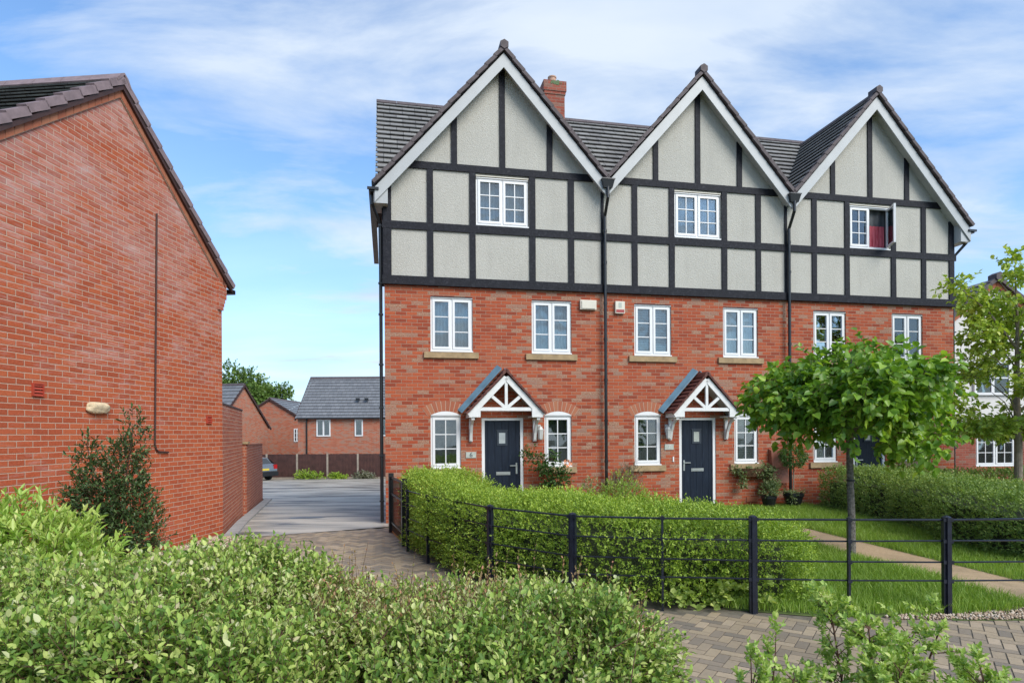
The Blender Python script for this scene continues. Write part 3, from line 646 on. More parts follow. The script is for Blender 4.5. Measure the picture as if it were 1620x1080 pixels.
gravel('wall_gravel', [(-5.9, 7.0), (-5.25, 7.0), (-4.85, 11.2), (-5.4, 11.6)], 7000, 0.0, 'pale gravel at the foot of the left brick gable', 0.014, 0.028)

# ================================================================ BUILDING HELPERS
def wall_holes(mb, x0, x1, z0, z1, y, holes, rev=0.09):
    """vertical wall face at depth y (facing -y) with rectangular openings and their reveals"""
    xs = sorted({x0, x1, *[h[0] for h in holes], *[h[1] for h in holes]}); zs = sorted({z0, z1, *[h[2] for h in holes], *[h[3] for h in holes]})
    for i in range(len(xs) - 1):
        for j in range(len(zs) - 1):
            cx, cz = (xs[i] + xs[i + 1]) / 2, (zs[j] + zs[j + 1]) / 2
            if any(h[0] < cx < h[1] and h[2] < cz < h[3] for h in holes): continue
            mb.poly([(xs[i], y, zs[j]), (xs[i + 1], y, zs[j]), (xs[i + 1], y, zs[j + 1]), (xs[i], y, zs[j + 1])])
    for a, b, c, d in holes:
        mb.poly([(a, y, c), (a, y, d), (a, y + rev, d), (a, y + rev, c)][::-1]); mb.poly([(b, y, c), (b, y, d), (b, y + rev, d), (b, y + rev, c)])
        mb.poly([(a, y, d), (b, y, d), (b, y + rev, d), (a, y + rev, d)]); mb.poly([(a, y, c), (b, y, c), (b, y + rev, c), (a, y + rev, c)][::-1])

def ring(mb, x0, x1, z0, z1, y0, y1, w, wb=None):
    wb = w if wb is None else wb
    mb.box(x0, x1, y0, y1, z1 - w, z1); mb.box(x0, x1, y0, y1, z0, z0 + wb)
    mb.box(x0, x0 + w, y0, y1, z0 + wb, z1 - w); mb.box(x1 - w, x1, y0, y1, z0 + wb, z1 - w)

def window(parent, x0, x1, z0, z1, y, sashes=2, cols=1, rows=3, arch=False, back='net', back2=None, openr=False, label=None):
    """white casement window; y = wall face. frame > sash, pane, glazing_bar, curtain"""
    f0, f1 = y + 0.035, y + 0.085
    mb = MB(); g = 0.003
    ring(mb, x0 + g, x1 - g, z0 + g, z1 - g, f0, f1, 0.042, 0.05)
    if sashes == 2:
        xm = (x0 + x1) / 2; mb.box(xm - 0.018, xm + 0.018, f0 + .002, f1 - .002, z0 + 0.05, z1 - 0.045)
    mb.box(x0 - 0.005, x1 + 0.005, y - 0.018, f0 - 0.001, z0 - 0.012, z0 + 0.012)         # projecting cill
    mb.box(x0 + 0.003, x1 - 0.003, y + 0.006, f0 - 0.001, z1 - 0.022, z1 - 0.004)        # drip head
    fr = mb.build('window', M['upvc'], parent)
    if label: fr['label'] = label
    inner = [(x0 + 0.045, x1 - 0.045)] if sashes == 1 else [(x0 + 0.045, xm - 0.02), (xm + 0.02, x1 - 0.045)]
    for n_, (a, b) in enumerate(inner):
        opn = openr and n_ == 1
        mb = MB(); ring(mb, a, b, z0 + 0.053, z1 - 0.046, f0 - 0.018, f0 + 0.03, 0.048)
        gb = MB(); ia, ib, ja, jb = a + 0.05, b - 0.05, z0 + 0.103, z1 - 0.096
        for c in range(1, cols): xx = ia + (ib - ia) * c / cols; gb.box(xx - 0.010, xx + 0.010, f0 - 0.006, f0 + 0.012, ja, jb)
        for r in range(1, rows): zz_ = ja + (jb - ja) * r / rows; gb.box(ia, ib, f0 - 0.0045, f0 + 0.0105, zz_ - 0.010, zz_ + 0.010)
        pn = MB(); pn.box(ia - 0.006, ib + 0.006, f0 + 0.013, f0 + 0.019, ja - 0.006, jb + 0.006)
        os_ = [mb.build('sash', M['upvc'], fr), gb.build('glazing_bar', M['upvc'], fr), pn.build('pane', M['glass'], fr)]
        if opn:
            for o in os_:
                o.matrix_local = Matrix.Translation((b, f0, 0)) @ Matrix.Rotation(math.radians(66), 4, 'Z') @ Matrix.Translation((-b, -f0, 0))
    # lining of the room behind (dark ones paint a dim interior), and what hangs in it
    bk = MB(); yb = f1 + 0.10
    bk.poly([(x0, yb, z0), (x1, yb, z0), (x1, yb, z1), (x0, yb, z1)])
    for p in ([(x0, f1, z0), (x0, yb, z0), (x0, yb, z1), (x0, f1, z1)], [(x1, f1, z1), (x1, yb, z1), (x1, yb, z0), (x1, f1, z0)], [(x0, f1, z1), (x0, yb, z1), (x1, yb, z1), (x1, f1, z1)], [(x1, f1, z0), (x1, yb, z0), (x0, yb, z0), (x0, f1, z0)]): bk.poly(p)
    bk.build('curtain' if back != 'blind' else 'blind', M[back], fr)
    if back2:
        for q, (a, b, c, d) in enumerate(back2[1]):
            m2 = MB(); nn = max(4, int((b - a) / 0.03)); 
            for i in range(nn):
                xa, xb_ = a + (b - a) * i / nn, a + (b - a) * (i + 1) / nn; ya, yb2 = f1 + 0.03 + 0.018 * math.sin(i * 1.9), f1 + 0.03 + 0.018 * math.sin((i + 1) * 1.9)
                m2.poly([(xa, ya, c), (xb_, yb2, c), (xb_, yb2, d), (xa, ya, d)])
            m2.build('curtain', M[back2[0]], fr)
    return fr

def arch_head(parent, x0, x1, zs, y, rise=0.085):
    """white segmental head over a ground-floor window and the brick arch of voussoirs over it"""
    w = x1 - x0; R = (w * w / 4 + rise * rise) / (2 * rise); cx, cz = (x0 + x1) / 2, zs + rise - R
    n = 14; A = math.asin((w / 2) / R); hp = [(cx + R * math.sin(-A + 2 * A * i / n), cz + R * math.cos(-A + 2 * A * i / n)) for i in range(n + 1)]
    mb = MB(); mb.prism([(x0, zs - 0.002), (x1, zs - 0.002)] + hp[::-1], y - 0.012, y + 0.005); mb.build('window_head', M['upvc'], parent)
    ab = MB(); r0, r1 = R + 0.004, R + 0.225; A2 = math.asin((w / 2 + 0.05) / R); nb = int(2 * A2 * R / 0.075)
    for i in range(nb):
        a0 = -A2 + 2 * A2 * (i + 0.07) / nb; a1 = -A2 + 2 * A2 * (i + 0.93) / nb
        P = lambda r, a: (cx + r * math.sin(a), cz + r * math.cos(a))
        ab.prism([P(r0, a0), P(r0, a1), P(r1, a1), P(r1, a0)], y - 0.006, y + 0.003, random.random())
    ab.build('brick_arch', M['arch'], parent)
    mm = MB(); P = lambda r, a: (cx + r * math.sin(a), cz + r * math.cos(a))
    mm.prism([P(r0, -A2 + 2 * A2 * i / 12) for i in range(13)] + [P(r1, A2 - 2 * A2 * i / 12) for i in range(13)], y - 0.003, y + 0.002); mm.build('arch_mortar', M['mortar'], parent)

def tile_plane(mb, O, U, V, ulen, vlen, gauge=0.25, th=0.06, clip=None):
    """courses of tiles on the plane O + u*U + v*V (V up the slope); clip = function(v) -> (u0, u1)"""
    O, U, V = Vector(O), Vector(U).normalized(), Vector(V).normalized(); Nn = U.cross(V).normalized()
    if Nn.z < 0: Nn = -Nn
    n = int(math.ceil(vlen / gauge)); g = vlen / n
    for i in range(n):
        v0, v1 = i * g, min(vlen, (i + 1) * g + 0.02)
        a0, a1 = (0, ulen) if clip is None else clip(v0); b0, b1 = (0, ulen) if clip is None else clip(v1)
        if a1 - a0 < 0.01: continue
        if b1 - b0 < 0.01: b0 = b1 = (b0 + b1) / 2
        tt = ((i * 37) % 97) / 97 + 0.001
        P = lambda u, v, h: O + U * u + V * v + Nn * h
        c = [P(a0, v0, th * .62), P(a1, v0, th * .62), P(b1, v1, -0.02), P(b0, v1, -0.02), P(a0, v0, th), P(a1, v0, th), P(b1, v1, th * 0.1), P(b0, v1, th * 0.1)]
        mb.hexa(c, tt)
def slope_units(mb, a, b, n, w, h, up, over=0.012, tint=0.5):
    """overlapping ridge/verge units in a row from a (low) to b (high)"""
    a, b = Vector(a), Vector(b); d = (b - a).normalized(); up = Vector(up).normalized(); L = (b - a).length / n
    for i in range(n):
        p = a + d * (L * i - 0.0); q = a + d * (L * (i + 1) + 0.02)
        mb.beam(p + up * over, q, w, h, up, tint)
def pitched_cap(mb, a, b, half, h, n, drop):
    """angular ridge tiles along a-b"""
    a, b = Vector(a), Vector(b); d = (b - a).normalized(); s = Vector((d.y, -d.x, 0)).normalized(); L = (b - a).length / n
    for i in range(n):
        p = a + d * L * i; q = a + d * (L * (i + 1) - 0.008)
        prof = [(-half, -drop), (-half * .5, -drop * .25 + h * .6), (0, h), (half * .5, -drop * .25 + h * .6), (half, -drop), (half - .02, -drop - .02), (0, h - 0.03), (-half + .02, -drop - .02)]
        A = [p + s * x + Vector((0, 0, z)) for x, z in prof]; B = [q + s * x + Vector((0, 0, z)) for x, z in prof]
        for k in range(8): l = (k + 1) % 8; mb.poly([A[k], A[l], B[l], B[k]])
        mb.poly(A[::-1]); mb.poly(B)

def text_mesh(s, size, mat, parent, x, y, z, name='house_number'):
    cu = bpy.data.curves.new('t', 'FONT'); cu.body = s; cu.size = size; cu.extrude = 0.002; cu.align_x = 'CENTER'; cu.align_y = 'CENTER'
    o = bpy.data.objects.new('t', cu); COL.objects.link(o); bpy.context.view_layer.update()
    me = bpy.data.meshes.new_from_object(o); bpy.data.objects.remove(o)
    R = Matrix.Translation((x, y, z)) @ Matrix.Rotation(math.radians(90), 4, 'X'); me.transform(R)
    me.materials.clear(); me.materials.append(mat); me.name = name
    ob = bpy.data.objects.new(name, me); COL.objects.link(ob); ob.parent = parent; return ob

# ================================================================ THE TERRACE
M0 = 4.58; PITCH = 1.127; S45 = math.hypot(1, PITCH)
ZA = 10.03; XA = 2.51          # tile apex of the front gable (front face), module x
ZR, YR = 10.15, 2.6            # main ridge
DEPTH = 5.2
def gable_z(x): return ZA - abs(x - XA) * PITCH
labels = ['left end townhouse with half timbered gable, door 6 and chimney behind its roof', 'middle townhouse with half timbered gable and navy door 7', 'right end townhouse partly behind the round topped tree, with one attic casement open']

def terraced_house(i):
    xo = i * M0
    ori = T(xo, 0, 0)
    H_ = thing('terraced_house', labels[i], 'house', ori, TH, 'townhouses of the terrace')
    xl_ = 0.0 if i == 0 else 0.22; xr = 4.80 if i < 2 else 4.97
    pf = 'upvc'
    w1 = [(0.95, 1.85), (3.15, 4.05)]; wg = [(0.94, 1.58), (3.42, 4.04)]
    # brick shell with real openings
    holes = [(a, b, 3.61, 4.76) for a, b in w1] + [(a, b, 1.13, 2.25) for a, b in wg] + [(2.03, 2.95, -0.02, 2.20)]
    mb = MB(); wall_holes(mb, xl_, xr, -0.02, 5.02, 0.0, holes)
    mb.poly([(xl_, 0, -.02), (xr, 0, -.02), (xr, 0, -1.5), (xl_, 0, -1.5)])
    for x in ((xl_,) if i == 0 else (xr,) if i == 2 else ()):
        p = [(x, DEPTH, -1.5), (x, 0, -1.5), (x, 0, 7.1), (x, YR, ZR - .08), (x, DEPTH, 7.1)]
        mb.poly(p if i == 0 else p[::-1])
    mb.poly([(xr, DEPTH, -1.5), (xl_, DEPTH, -1.5), (xl_, DEPTH, 7.1), (xr, DEPTH, 7.1)])
    mb.build('brick_wall', M['brick'], H_)
    # roughcast upper storey and gable, jettied 3 cm
    top = [(xl_ + (.0 if i else 0.0), gable_z(xl_) - 0.18), (XA, ZA - 0.18), (xr, gable_z(xr) - 0.18)]
    hz = (1.92, 3.10, 6.32, 7.41); rb = MB(); y = -0.03
    wall_holes(rb, xl_, xr, 5.0, 7.41, y, [hz], 0.12) if False else None
    xs = [xl_, 1.92, 3.10, xr]
    # side pieces beside and above the window, cut to the gable line
    def gp(x): return gable_z(x) - 0.16
    for a, b in ((xl_, 1.92), (3.10, xr)):
        rb.poly([(a, y, 5.0), (b, y, 5.0), (b, y, gp(b)), (a, y, gp(a))] if not (a < XA < b) else [(a, y, 5.0), (b, y, 5.0), (b, y, gp(b)), (XA, y, gp(XA)), (a, y, gp(a))])
    rb.poly([(1.92, y, 5.0), (3.10, y, 5.0), (3.10, y, 6.32), (1.92, y, 6.32)])
    rb.poly([(1.92, y, 7.41), (3.10, y, 7.41), (3.10, y, gp(3.10)), (XA, y, gp(XA)), (1.92, y, gp(1.92))])
    for p in ([(1.92, y, 6.32), (1.92, y, 7.41), (1.92, .1, 7.41), (1.92, .1, 6.32)], [(3.1, y, 7.41), (3.1, y, 6.32), (3.1, .1, 6.32), (3.1, .1, 7.41)], [(1.92, y, 7.41), (3.1, y, 7.41), (3.1, .1, 7.41), (1.92, .1, 7.41)], [(3.1, y, 6.32), (1.92, y, 6.32), (1.92, .1, 6.32), (3.1, .1, 6.32)]): rb.poly(p)
    rb.build('render_panel', M['render'], H_)
    # timbers: each a board of its own, slightly proud of the render
    yt0, yt1 = -0.062, -0.029
    def board(x0, x1, z0, z1, d=0.0, cut=False):
        m_ = MB(); j = lambda: random.uniform(-0.004, 0.004)
        c = [(x0 + j(), yt0 - d, z0), (x1 + j(), yt0 - d, z0), (x1, yt1, z0), (x0, yt1, z0), (x0 + j(), yt0 - d, z1 if not cut else gable_z(x0) - .19), (x1 + j(), yt0 - d, z1 if not cut else gable_z(x1) - .19), (x1, yt1, z1 if not cut else gable_z(x1) - .19), (x0, yt1, z1 if not cut else gable_z(x0) - .19)]
        m_.hexa(c); return m_.build('timber', M['timber'], H_)
    b0 = -0.04 if i == 0 else xl_; b1 = xr + (0.03 if i == 2 else 0)
    m_ = MB(); m_.box(b0, b1, -0.085, -0.001, 4.98, 5.16); m_.build('timber', M['timber'], H_)
    if i == 0: sb = MB(); sb.box(-.045, -0.001, 0.0, .22, 4.98, 7.0); sb.build('timber', M['timber'], H_)
    board(b0, b1, 6.14, 6.30, 0.004)
    x74 = (ZA - .19 - 7.42) / PITCH
    board(max(xl_, XA - x74 + .07), min(xr, XA + x74 - .07), 7.43, 7.58, 0.004)
    posts = [(0.89, 1.02), (1.79, 1.92), (3.10, 3.235), (3.98, 4.11)]
    if i == 0: posts.insert(0, (-0.02, 0.15))
    posts.append((4.74, 4.80) if i < 2 else (4.80, 4.95))
    for a, b in posts:
        zt = min(7.43, gable_z((a + b) / 2) - 0.24)
        if zt - 6.30 > 0.12: board(a, b, 6.302, zt)
        board(a, b, 5.162, 6.138)
    for c in (1.47, 2.51, 3.565): board(c - 0.062, c + 0.062, 7.582, 0, 0, True) if c != 2.51 else board(c - 0.062, c + 0.062, 7.582, ZA - .32)
    # attic window
    if i == 2:
        window(H_, 1.935, 3.085, 6.33, 7.36, -0.03, 2, 2, 3, back='room_shade', back2=('redcurtain', [(2.0, 2.5, 6.40, 6.75), (2.55, 3.02, 6.40, 6.93)]), openr=True, label='attic window with its right casement open')
    else:
        window(H_, 1.935, 3.085, 6.33, 7.36, -0.03, 2, 2, 3, back='net')
    hb = MB(); hb.box(1.93, 3.09, -0.04, 0.03, 7.372, 7.395); hb.build('window_head', M['bell'], H_)
    backs = [('net', 'net'), ('blind', 'lightcurtain'), ('room_shade', 'room_shade')][i]
    for k, (a, b) in enumerate(w1):
        window(H_, a, b, 3.61, 4.76, 0.0, 2, 1, 3, back=backs[k])
        s_ = MB(); s_.hexa([(a - .14, -.055, 3.465), (b + .12, -.055, 3.465), (b + .12, .03, 3.465), (a - .14, .03, 3.465), (a - .14, -.055, 3.585), (b + .12, -.055, 3.585), (b + .12, .03, 3.597), (a - .14, .03, 3.597)]); s_.build('sill', M['stone'], H_)
        ld = MB(); ld.box(a + .01, b - .01, -.012, .02, 4.762, 4.776); ld.build('lintel_strip', M['black'], H_)
    backs = [('room_shade', 'room_shade'), ('room_shade', 'blind'), ('net', 'room_shade')][i]
    for k, (a, b) in enumerate(wg):
        window(H_, a, b, 1.13, 2.25, 0.0, 1, 2, 3, back=backs[k]); arch_head(H_, a, b, 2.252, 0.0)
        s_ = MB(); s_.box(a - .12, b + .10, -.055, .03, .99, 1.115); s_.build('sill', M['stone'], H_)
    # front door: slab with sub-parts
    d = MB(); d.box(2.10, 2.88, 0.055, 0.10, 0.04, 2.14); dr = d.build('door', M['door'], H_)
    f = MB(); f.box(2.033, 2.098, .02, .11, 0, 2.197); f.box(2.882, 2.947, .02, .11, 0, 2.197); f.box(2.098, 2.882, .021, .109, 2.142, 2.197); f.box(2.098, 2.882, .0, .109, -.02, .038); f.build('frame', M['upvc'], dr)
    hx = 2.80 if i == 0 else 2.17; sg = -1 if i == 0 else 1
    h = MB(); h.box(hx - .018, hx + .018, .044, .056, 0.98, 1.22); h.beam((hx, .03, 1.16), (hx + sg * .15, .022, 1.16), .02, .022); h.beam((hx, .055, 1.16), (hx, .02, 1.16), .02, .02); h.build('handle', M['steel'], dr)
    l = MB(); l.box(2.35, 2.66, .046, .057, .96, 1.03); l.box(2.375, 2.635, .040, .047, .975, 1.012); l.build('letter_plate', M['steel'], dr)
    pw = MB(); ring(pw, 2.37, 2.60, 1.60, 1.92, .040, .058, .045); pw.box(2.355, 2.615, .036, .056, 1.92, 1.94); pw.build('pane_frame', M['ink'], dr)
    pp = MB(); pp.box(2.415, 2.555, .046, .054, 1.645, 1.875); pp.build('pane', M['steel'] if i < 1 else M['plate'], dr)
    st_ = MB(); st_.box(1.95, 3.03, -.55, -.002, -.1, .0); st_.build('doorstep', M['kerb'], H_)
    # porch canopy
    yf, yb, xc, hw, za, ze = -0.46, 0.0, 2.49, 0.84, 3.17, 2.27
    cp = MB(); Lc = math.hypot(hw, za - ze)
    for sg in (-1, 1):
        O = (xc + sg * hw, yb - .002, ze) if sg > 0 else (xc + sg * hw, yf, ze); U = (0, -1, 0) if sg > 0 else (0, 1, 0)
        tile_plane(cp, O, U, (-sg * hw, 0, za - ze), abs(yf) - .002, Lc, 0.13, 0.034)
    slope_units(cp, (xc - hw, yf - .012, ze + .0), (xc, yf - .012, za + .0), 7, .05, .04, (-.7, 0, .7), .008); slope_units(cp, (xc + hw, yf - .012, ze), (xc, yf - .012, za), 7, .05, .04, (.7, 0, .7), .008)
    pitched_cap(cp, (xc, yf - .03, za + .01), (xc, -.01, za + .01), .08, .045, 2, .05)
    can = cp.build('canopy', M['tile_red'], H_)
    lf = MB()
    for sg in (-1, 1):
        a = Vector((xc + sg * (hw + .03), 0, ze + .0)); b = Vector((xc, 0, za + .06)); nrm_ = Vector((sg * (za - ze), 0, hw)).normalized()
        lf.hexa([a + Vector((0, -.10, 0)) + nrm_ * .038, b + Vector((0, -.10, 0)) + nrm_ * .03, b + Vector((0, -.006, 0)) + nrm_ * .035, a + Vector((0, -.006, 0)) + nrm_ * .04][::sg] + [a + Vector((0, -.09, 0)) + nrm_ * .06, b + Vector((0, -.09, 0)) + nrm_ * .055, b + Vector((0, -.006, 0)) + nrm_ * (.16 if sg < 0 else .07), a + Vector((0, -.006, 0)) + nrm_ * (.15 if sg < 0 else .06)][::sg])
    lf.build('flashing', M['lead'], can)
    tr = MB(); k = (za - ze) / hw; x0b, x1b = xc - .74, xc + .74
    for sg in (-1, 1):
        a = (xc + sg * .78, yf + .035, ze - .045); b = (xc, yf + .035, ze - .045 + .78 * k - .03)
        tr.beam(a, b, .05, .115, (-sg * k, 0, 1) if False else (sg * k, 0, 1))
        bx = [(xc + sg * .74, ze - .04), (xc + sg * .52, ze - .04), (xc + sg * .52, ze + .16)] ; bx = bx if sg < 0 else bx[::-1]
        tr.prism([(xc + sg * .80, ze - .07), (xc + sg * .55, ze - .07), (xc + sg * .55, ze + .17)][::(1 if sg > 0 else -1)], yf + .007, yf + .058)
        tr.beam((xc + sg * .03, yf + .045, ze + .14), (xc + sg * .40, yf + .045, ze + .45), .038, .065, (0, 0, 1))
        sf = MB()
        c = [Vector((xc + sg * .76, yf + .06, ze - .05)), Vector((xc + sg * .02, yf + .06, ze + .74 * k - .05)), Vector((xc + sg * .02, -.003, ze + .74 * k - .05)), Vector((xc + sg * .76, -.003, ze - .05))]
        tr.poly(c if sg > 0 else c[::-1]); tr.poly((c if sg > 0 else c[::-1])[::-1])
        tr.box(*sorted((xc + sg * .56, xc + sg * .80)), yf + .06, -.003, ze - .075, ze - .045)
        tr.box(*sorted((xc + sg * .775, xc + sg * .80)), yf + .06, -.003, ze - .045, ze + .02)
    tr.beam((xc, yf + .045, ze + .10), (xc, yf + .045, za - .12), .06, .045, (0, 1, 0)); tr.beam((xc - .56, yf + .045, ze + .10), (xc + .56, yf + .045, ze + .10), .04, .075, (0, 0, 1))
    tr.build('truss', M['white_wood'], can)
    for sg in (-1, 1):
        bm = MB(); bx = xc + sg * .70
        bm.box(bx - .035, bx + .035, -.055, -.003, ze - .58, ze - .08)
        pts = [Vector((bx, -.05, ze - .55)), Vector((bx, -.10, ze - .38)), Vector((bx, -.20, ze - .20)), Vector((bx, -.36, ze - .10))]
        for a, b in zip(pts, pts[1:]): bm.beam(a, b, .055, .06, (0, -1, 1))
        bm.box(bx - .034, bx + .034, -.42, -.056, ze - .125, ze - .078); bm.build('bracket', M['white_wood'], can)
    # lantern beside the porch
    lx = 3.30 if i == 0 else 1.70
    ln = MB(); ln.box(lx - .03, lx + .03, -.02, -.002, 1.86, 2.05); ln.beam((lx, -.02, 2.0), (lx, -.10, 2.02), .02, .02)
    ln.lathe([(.0, .29), (.035, .27), (.075, .20), (.065, .19)], (lx, -.12, 1.73), 6); ln.lathe([(.045, .0), (.07, .19)], (lx, -.12, 1.73), 6); ln.lathe([(0, -.03), (.045, 0)], (lx, -.12, 1.73), 6)
    ln.build('wall_lantern', M['white_metal'], H_)
    # number plate (the third door's plate is out of sight)
    if i < 2:
        nx, nzz = ((1.795, 1.405), (1.775, 1.53))[i]; nm = MB(); nm.box(nx - .11, nx + .11, -.016, -.002, nzz - .065, nzz + .065); np_ = nm.build('number_plate', M['plate'], H_)
        text_mesh('67'[i], .14, M['ink'] if i == 0 else M['palenum'], np_, nx, -.018, nzz)
    if i == 1:
        bb = MB(); bb.box(1.86, 1.89, -.02, -.002, 1.19, 1.31); bb.build('doorbell', M['upvc'], H_)
        al = MB(); al.box(.48, .70, -.07, -.002, 4.53, 4.80); a_ = al.build('alarm_box', M['bell'], H_)
        ar = MB(); ar.box(.495, .685, -.075, -.069, 4.55, 4.615); ar.build('alarm_strip', M['redp'], a_)
        a2 = MB(); a2.box(.555, .625, -.075, -.069, 4.66, 4.77); a2.build('alarm_emblem', M['plate'], a_)
        mt = MB(); mt.hexa([(4.30, -.20, .66), (4.71, -.20, .66), (4.71, -.002, .66), (4.30, -.002, .66), (4.30, -.12, 1.42), (4.71, -.12, 1.42), (4.71, -.002, 1.46), (4.30, -.002, 1.46)]); mt.tube([(4.42, -.06, .66), (4.42, -.06, .0)], .025, 8)
        mt.build('meter_box', M['meter'], H_)
        v_ = MB(); v_.box(3.72, 4.02, -.02, -.002, .22, .34); v_.build('air_brick', M['arch'], H_)
    if i == 0:
        al = MB(); al.box(4.24, 4.61, -.075, -.002, 4.59, 4.80); al.box(4.27, 4.58, -.095, -.074, 4.61, 4.78); al.build('alarm_box', M['bell'], H_)
    # ---- roof
    r = MB(); yf = -0.30
    Lg = (2.29 if i else 2.71) * S45
    lft = XA - (2.71 if i == 0 else 2.29); rgt = XA + (2.29 if i < 2 else 2.71)
    LL, LR = (XA - lft) * S45, (rgt - XA) * S45
    tile_plane(r, (lft, yf, ZA - (XA - lft) * PITCH - .03), (0, 1, 0), (1, 0, PITCH), 2.95, LL, .25)
    tile_plane(r, (rgt, YR, ZA - (rgt - XA) * PITCH - .03), (0, -1, 0), (-1, 0, PITCH), 2.9, LR, .25)
    xa_, xb_ = (-0.17 if i == 0 else xl_), (xr + .17 if i == 2 else xr)
    tile_plane(r, (xa_, 0.10, ZR - (YR - .10) * PITCH - .02), (1, 0, 0), (0, 1, PITCH), xb_ - xa_, (YR - .10) * S45, .25)
    if i == 0: tile_plane(r, (xa_, -0.15, ZR - (YR + .15) * PITCH - .02), (1, 0, 0), (0, 1, PITCH), .16, .25 * S45, .25)
    tile_plane(r, (xb_, DEPTH + .1, ZR - (YR + .10) * PITCH - .02), (-1, 0, 0), (0, -1, PITCH), xb_ - xa_, (YR + .10) * S45, .25)
    rf = r.build('roof', M['tile'], H_)
    v = MB()
    for sg, xe in ((-1, lft), (1, rgt)):
        ze_ = gable_z(xe); n = int(abs(xe - XA) * S45 / 0.29)
        slope_units(v, (xe, yf + .01, ze_ - .02), (XA, yf + .01, ZA - .02), n, .13, .075, (sg * PITCH, 0, 1), .02)
    hx_ = MB()
    v.build('verge_tiles', M['verge'], rf)
    c6 = MB(); P6 = [(XA + .10 * math.cos(math.radians(90 + 60 * q)), ZA + .03 + .10 * math.sin(math.radians(90 + 60 * q))) for q in range(6)]; c6.prism(P6, yf - .075, yf + .20); c6.build('ridge_end_cap', M['verge'], rf)
    rt = MB(); pitched_cap(rt, (xa_, YR, ZR + .0), (xb_, YR, ZR + .0), .13, .05, 10, .08); pitched_cap(rt, (XA, yf + .05, ZA + .0), (XA, YR - .1, ZA + .0), .12, .05, 7, .08)
    rt.build('ridge_tiles', M['verge'], rf)
    # bargeboards, soffits, boxed ends
    for sg, xe in ((-1, lft), (1, rgt)):
        nrm_ = Vector((sg * PITCH, 0, 1)).normalized(); a = Vector((xe, yf + .035, gable_z(xe))) - nrm_ * .165; b = Vector((XA, yf + .035, ZA)) - nrm_ * .165
        bm = MB(); zin = b.z - 0.0; wbd = .20
        # board mitred at the apex and cut plumb at its foot
        dz = wbd / 2 * S45
        ax = xe + (0.02 * -sg); az = gable_z(ax) - .075 * S45; bz = ZA - .075 * S45
        pts = [(ax, az - 2 * dz), (ax, az), (XA, bz), (XA, bz - 2 * dz)]
        bm.prism(pts if sg < 0 else pts[::-1], yf + .012, yf + .04); bm.build('bargeboard', M['barge'], H_)
        sf = MB(); sz = az - dz * 1.0; pts = [(ax, sz - .02), (ax, sz), (XA, bz - dz), (XA, bz - dz - .02)]
        sf.prism(pts if sg < 0 else pts[::-1], yf + .041, -.032); sf.build('soffit', M['soffit'], H_)
    for end in ((-1,) if i == 0 else (1,) if i == 2 else ()):
        xe = lft if end < 0 else rgt; bx = MB(); zz0 = gable_z(xe) - .40; zi = gable_z(xe - end * .26)
        pts = [(xe, zz0), (xe, gable_z(xe) - .12), (xe - end * .28, gable_z(xe - end * .28) - .12), (xe - end * .28, zz0)]
        bx.prism(pts[::-1] if end < 0 else pts, yf + .045, 0.35); bx.build('eaves_box', M['barge'], H_)
        gt = MB(); zg = gable_z(xe) - .10; x0g, x1g = (xe - .10, xe + .03) if end < 0 else (xe - .03, xe + .10)
        gt.box(x0g, x1g, yf + .02, DEPTH, zg - .08, zg - .0); gt.box(*(sorted((xe - end * .10, xe + end * .13))), yf - .02, yf + .02, zg - .05, zg + .0)
        gt.build('gutter', M['black'], H_)
        xw = -0.075 if end < 0 else xr + .075
        dp = MB(); dp.tube([(xe + end * .04, -.10, zg - .05), (xe + end * .04, -.10, zg - .28), (xw, .08, zg - .62), (xw, .08, 0.02)], .036, 10)
        for z in (6.2, 5.0, 4.35, 3.3, 2.4, 1.4, .45): dp.box(xw - .05, xw + .05, .03, .13, z, z + .03)
        if end < 0: dp.box(-.03, -.0005, .05, .11, .35, 4.6) if False else None
        dp.build('downpipe', M['black'], H_)
    if i < 2:
        xv = 4.80; zv = gable_z(4.80)
        hp = MB(); hp.hexa([(xv - .10, yf - .05, zv - .24), (xv + .10, yf - .05, zv - .24), (xv + .10, yf + .03, zv - .24), (xv - .10, yf + .03, zv - .24), (xv - .14, yf - .09, zv - .07), (xv + .14, yf - .09, zv - .07), (xv + .14, yf + .03, zv - .07), (xv - .14, yf + .03, zv - .07)])
        hp.box(xv - .15, xv + .15, yf - .10, yf + .03, zv - .07, zv - .045)
        hp.build('hopper', M['black'], H_)
        dp = MB(); dp.tube([(xv, yf - .03, zv - .22), (xv, yf - .03, zv - .45), (xv, -.125, zv - .80), (xv, -.125, 0.05)], .036, 10)
        for z in (6.3, 5.6, 4.7, 3.9, 3.0, 2.1, 1.2, .4): dp.tube([(xv, -.125, z), (xv, -.125, z + .06)], .045, 10)
        dp.build('downpipe', M['black'], H_)
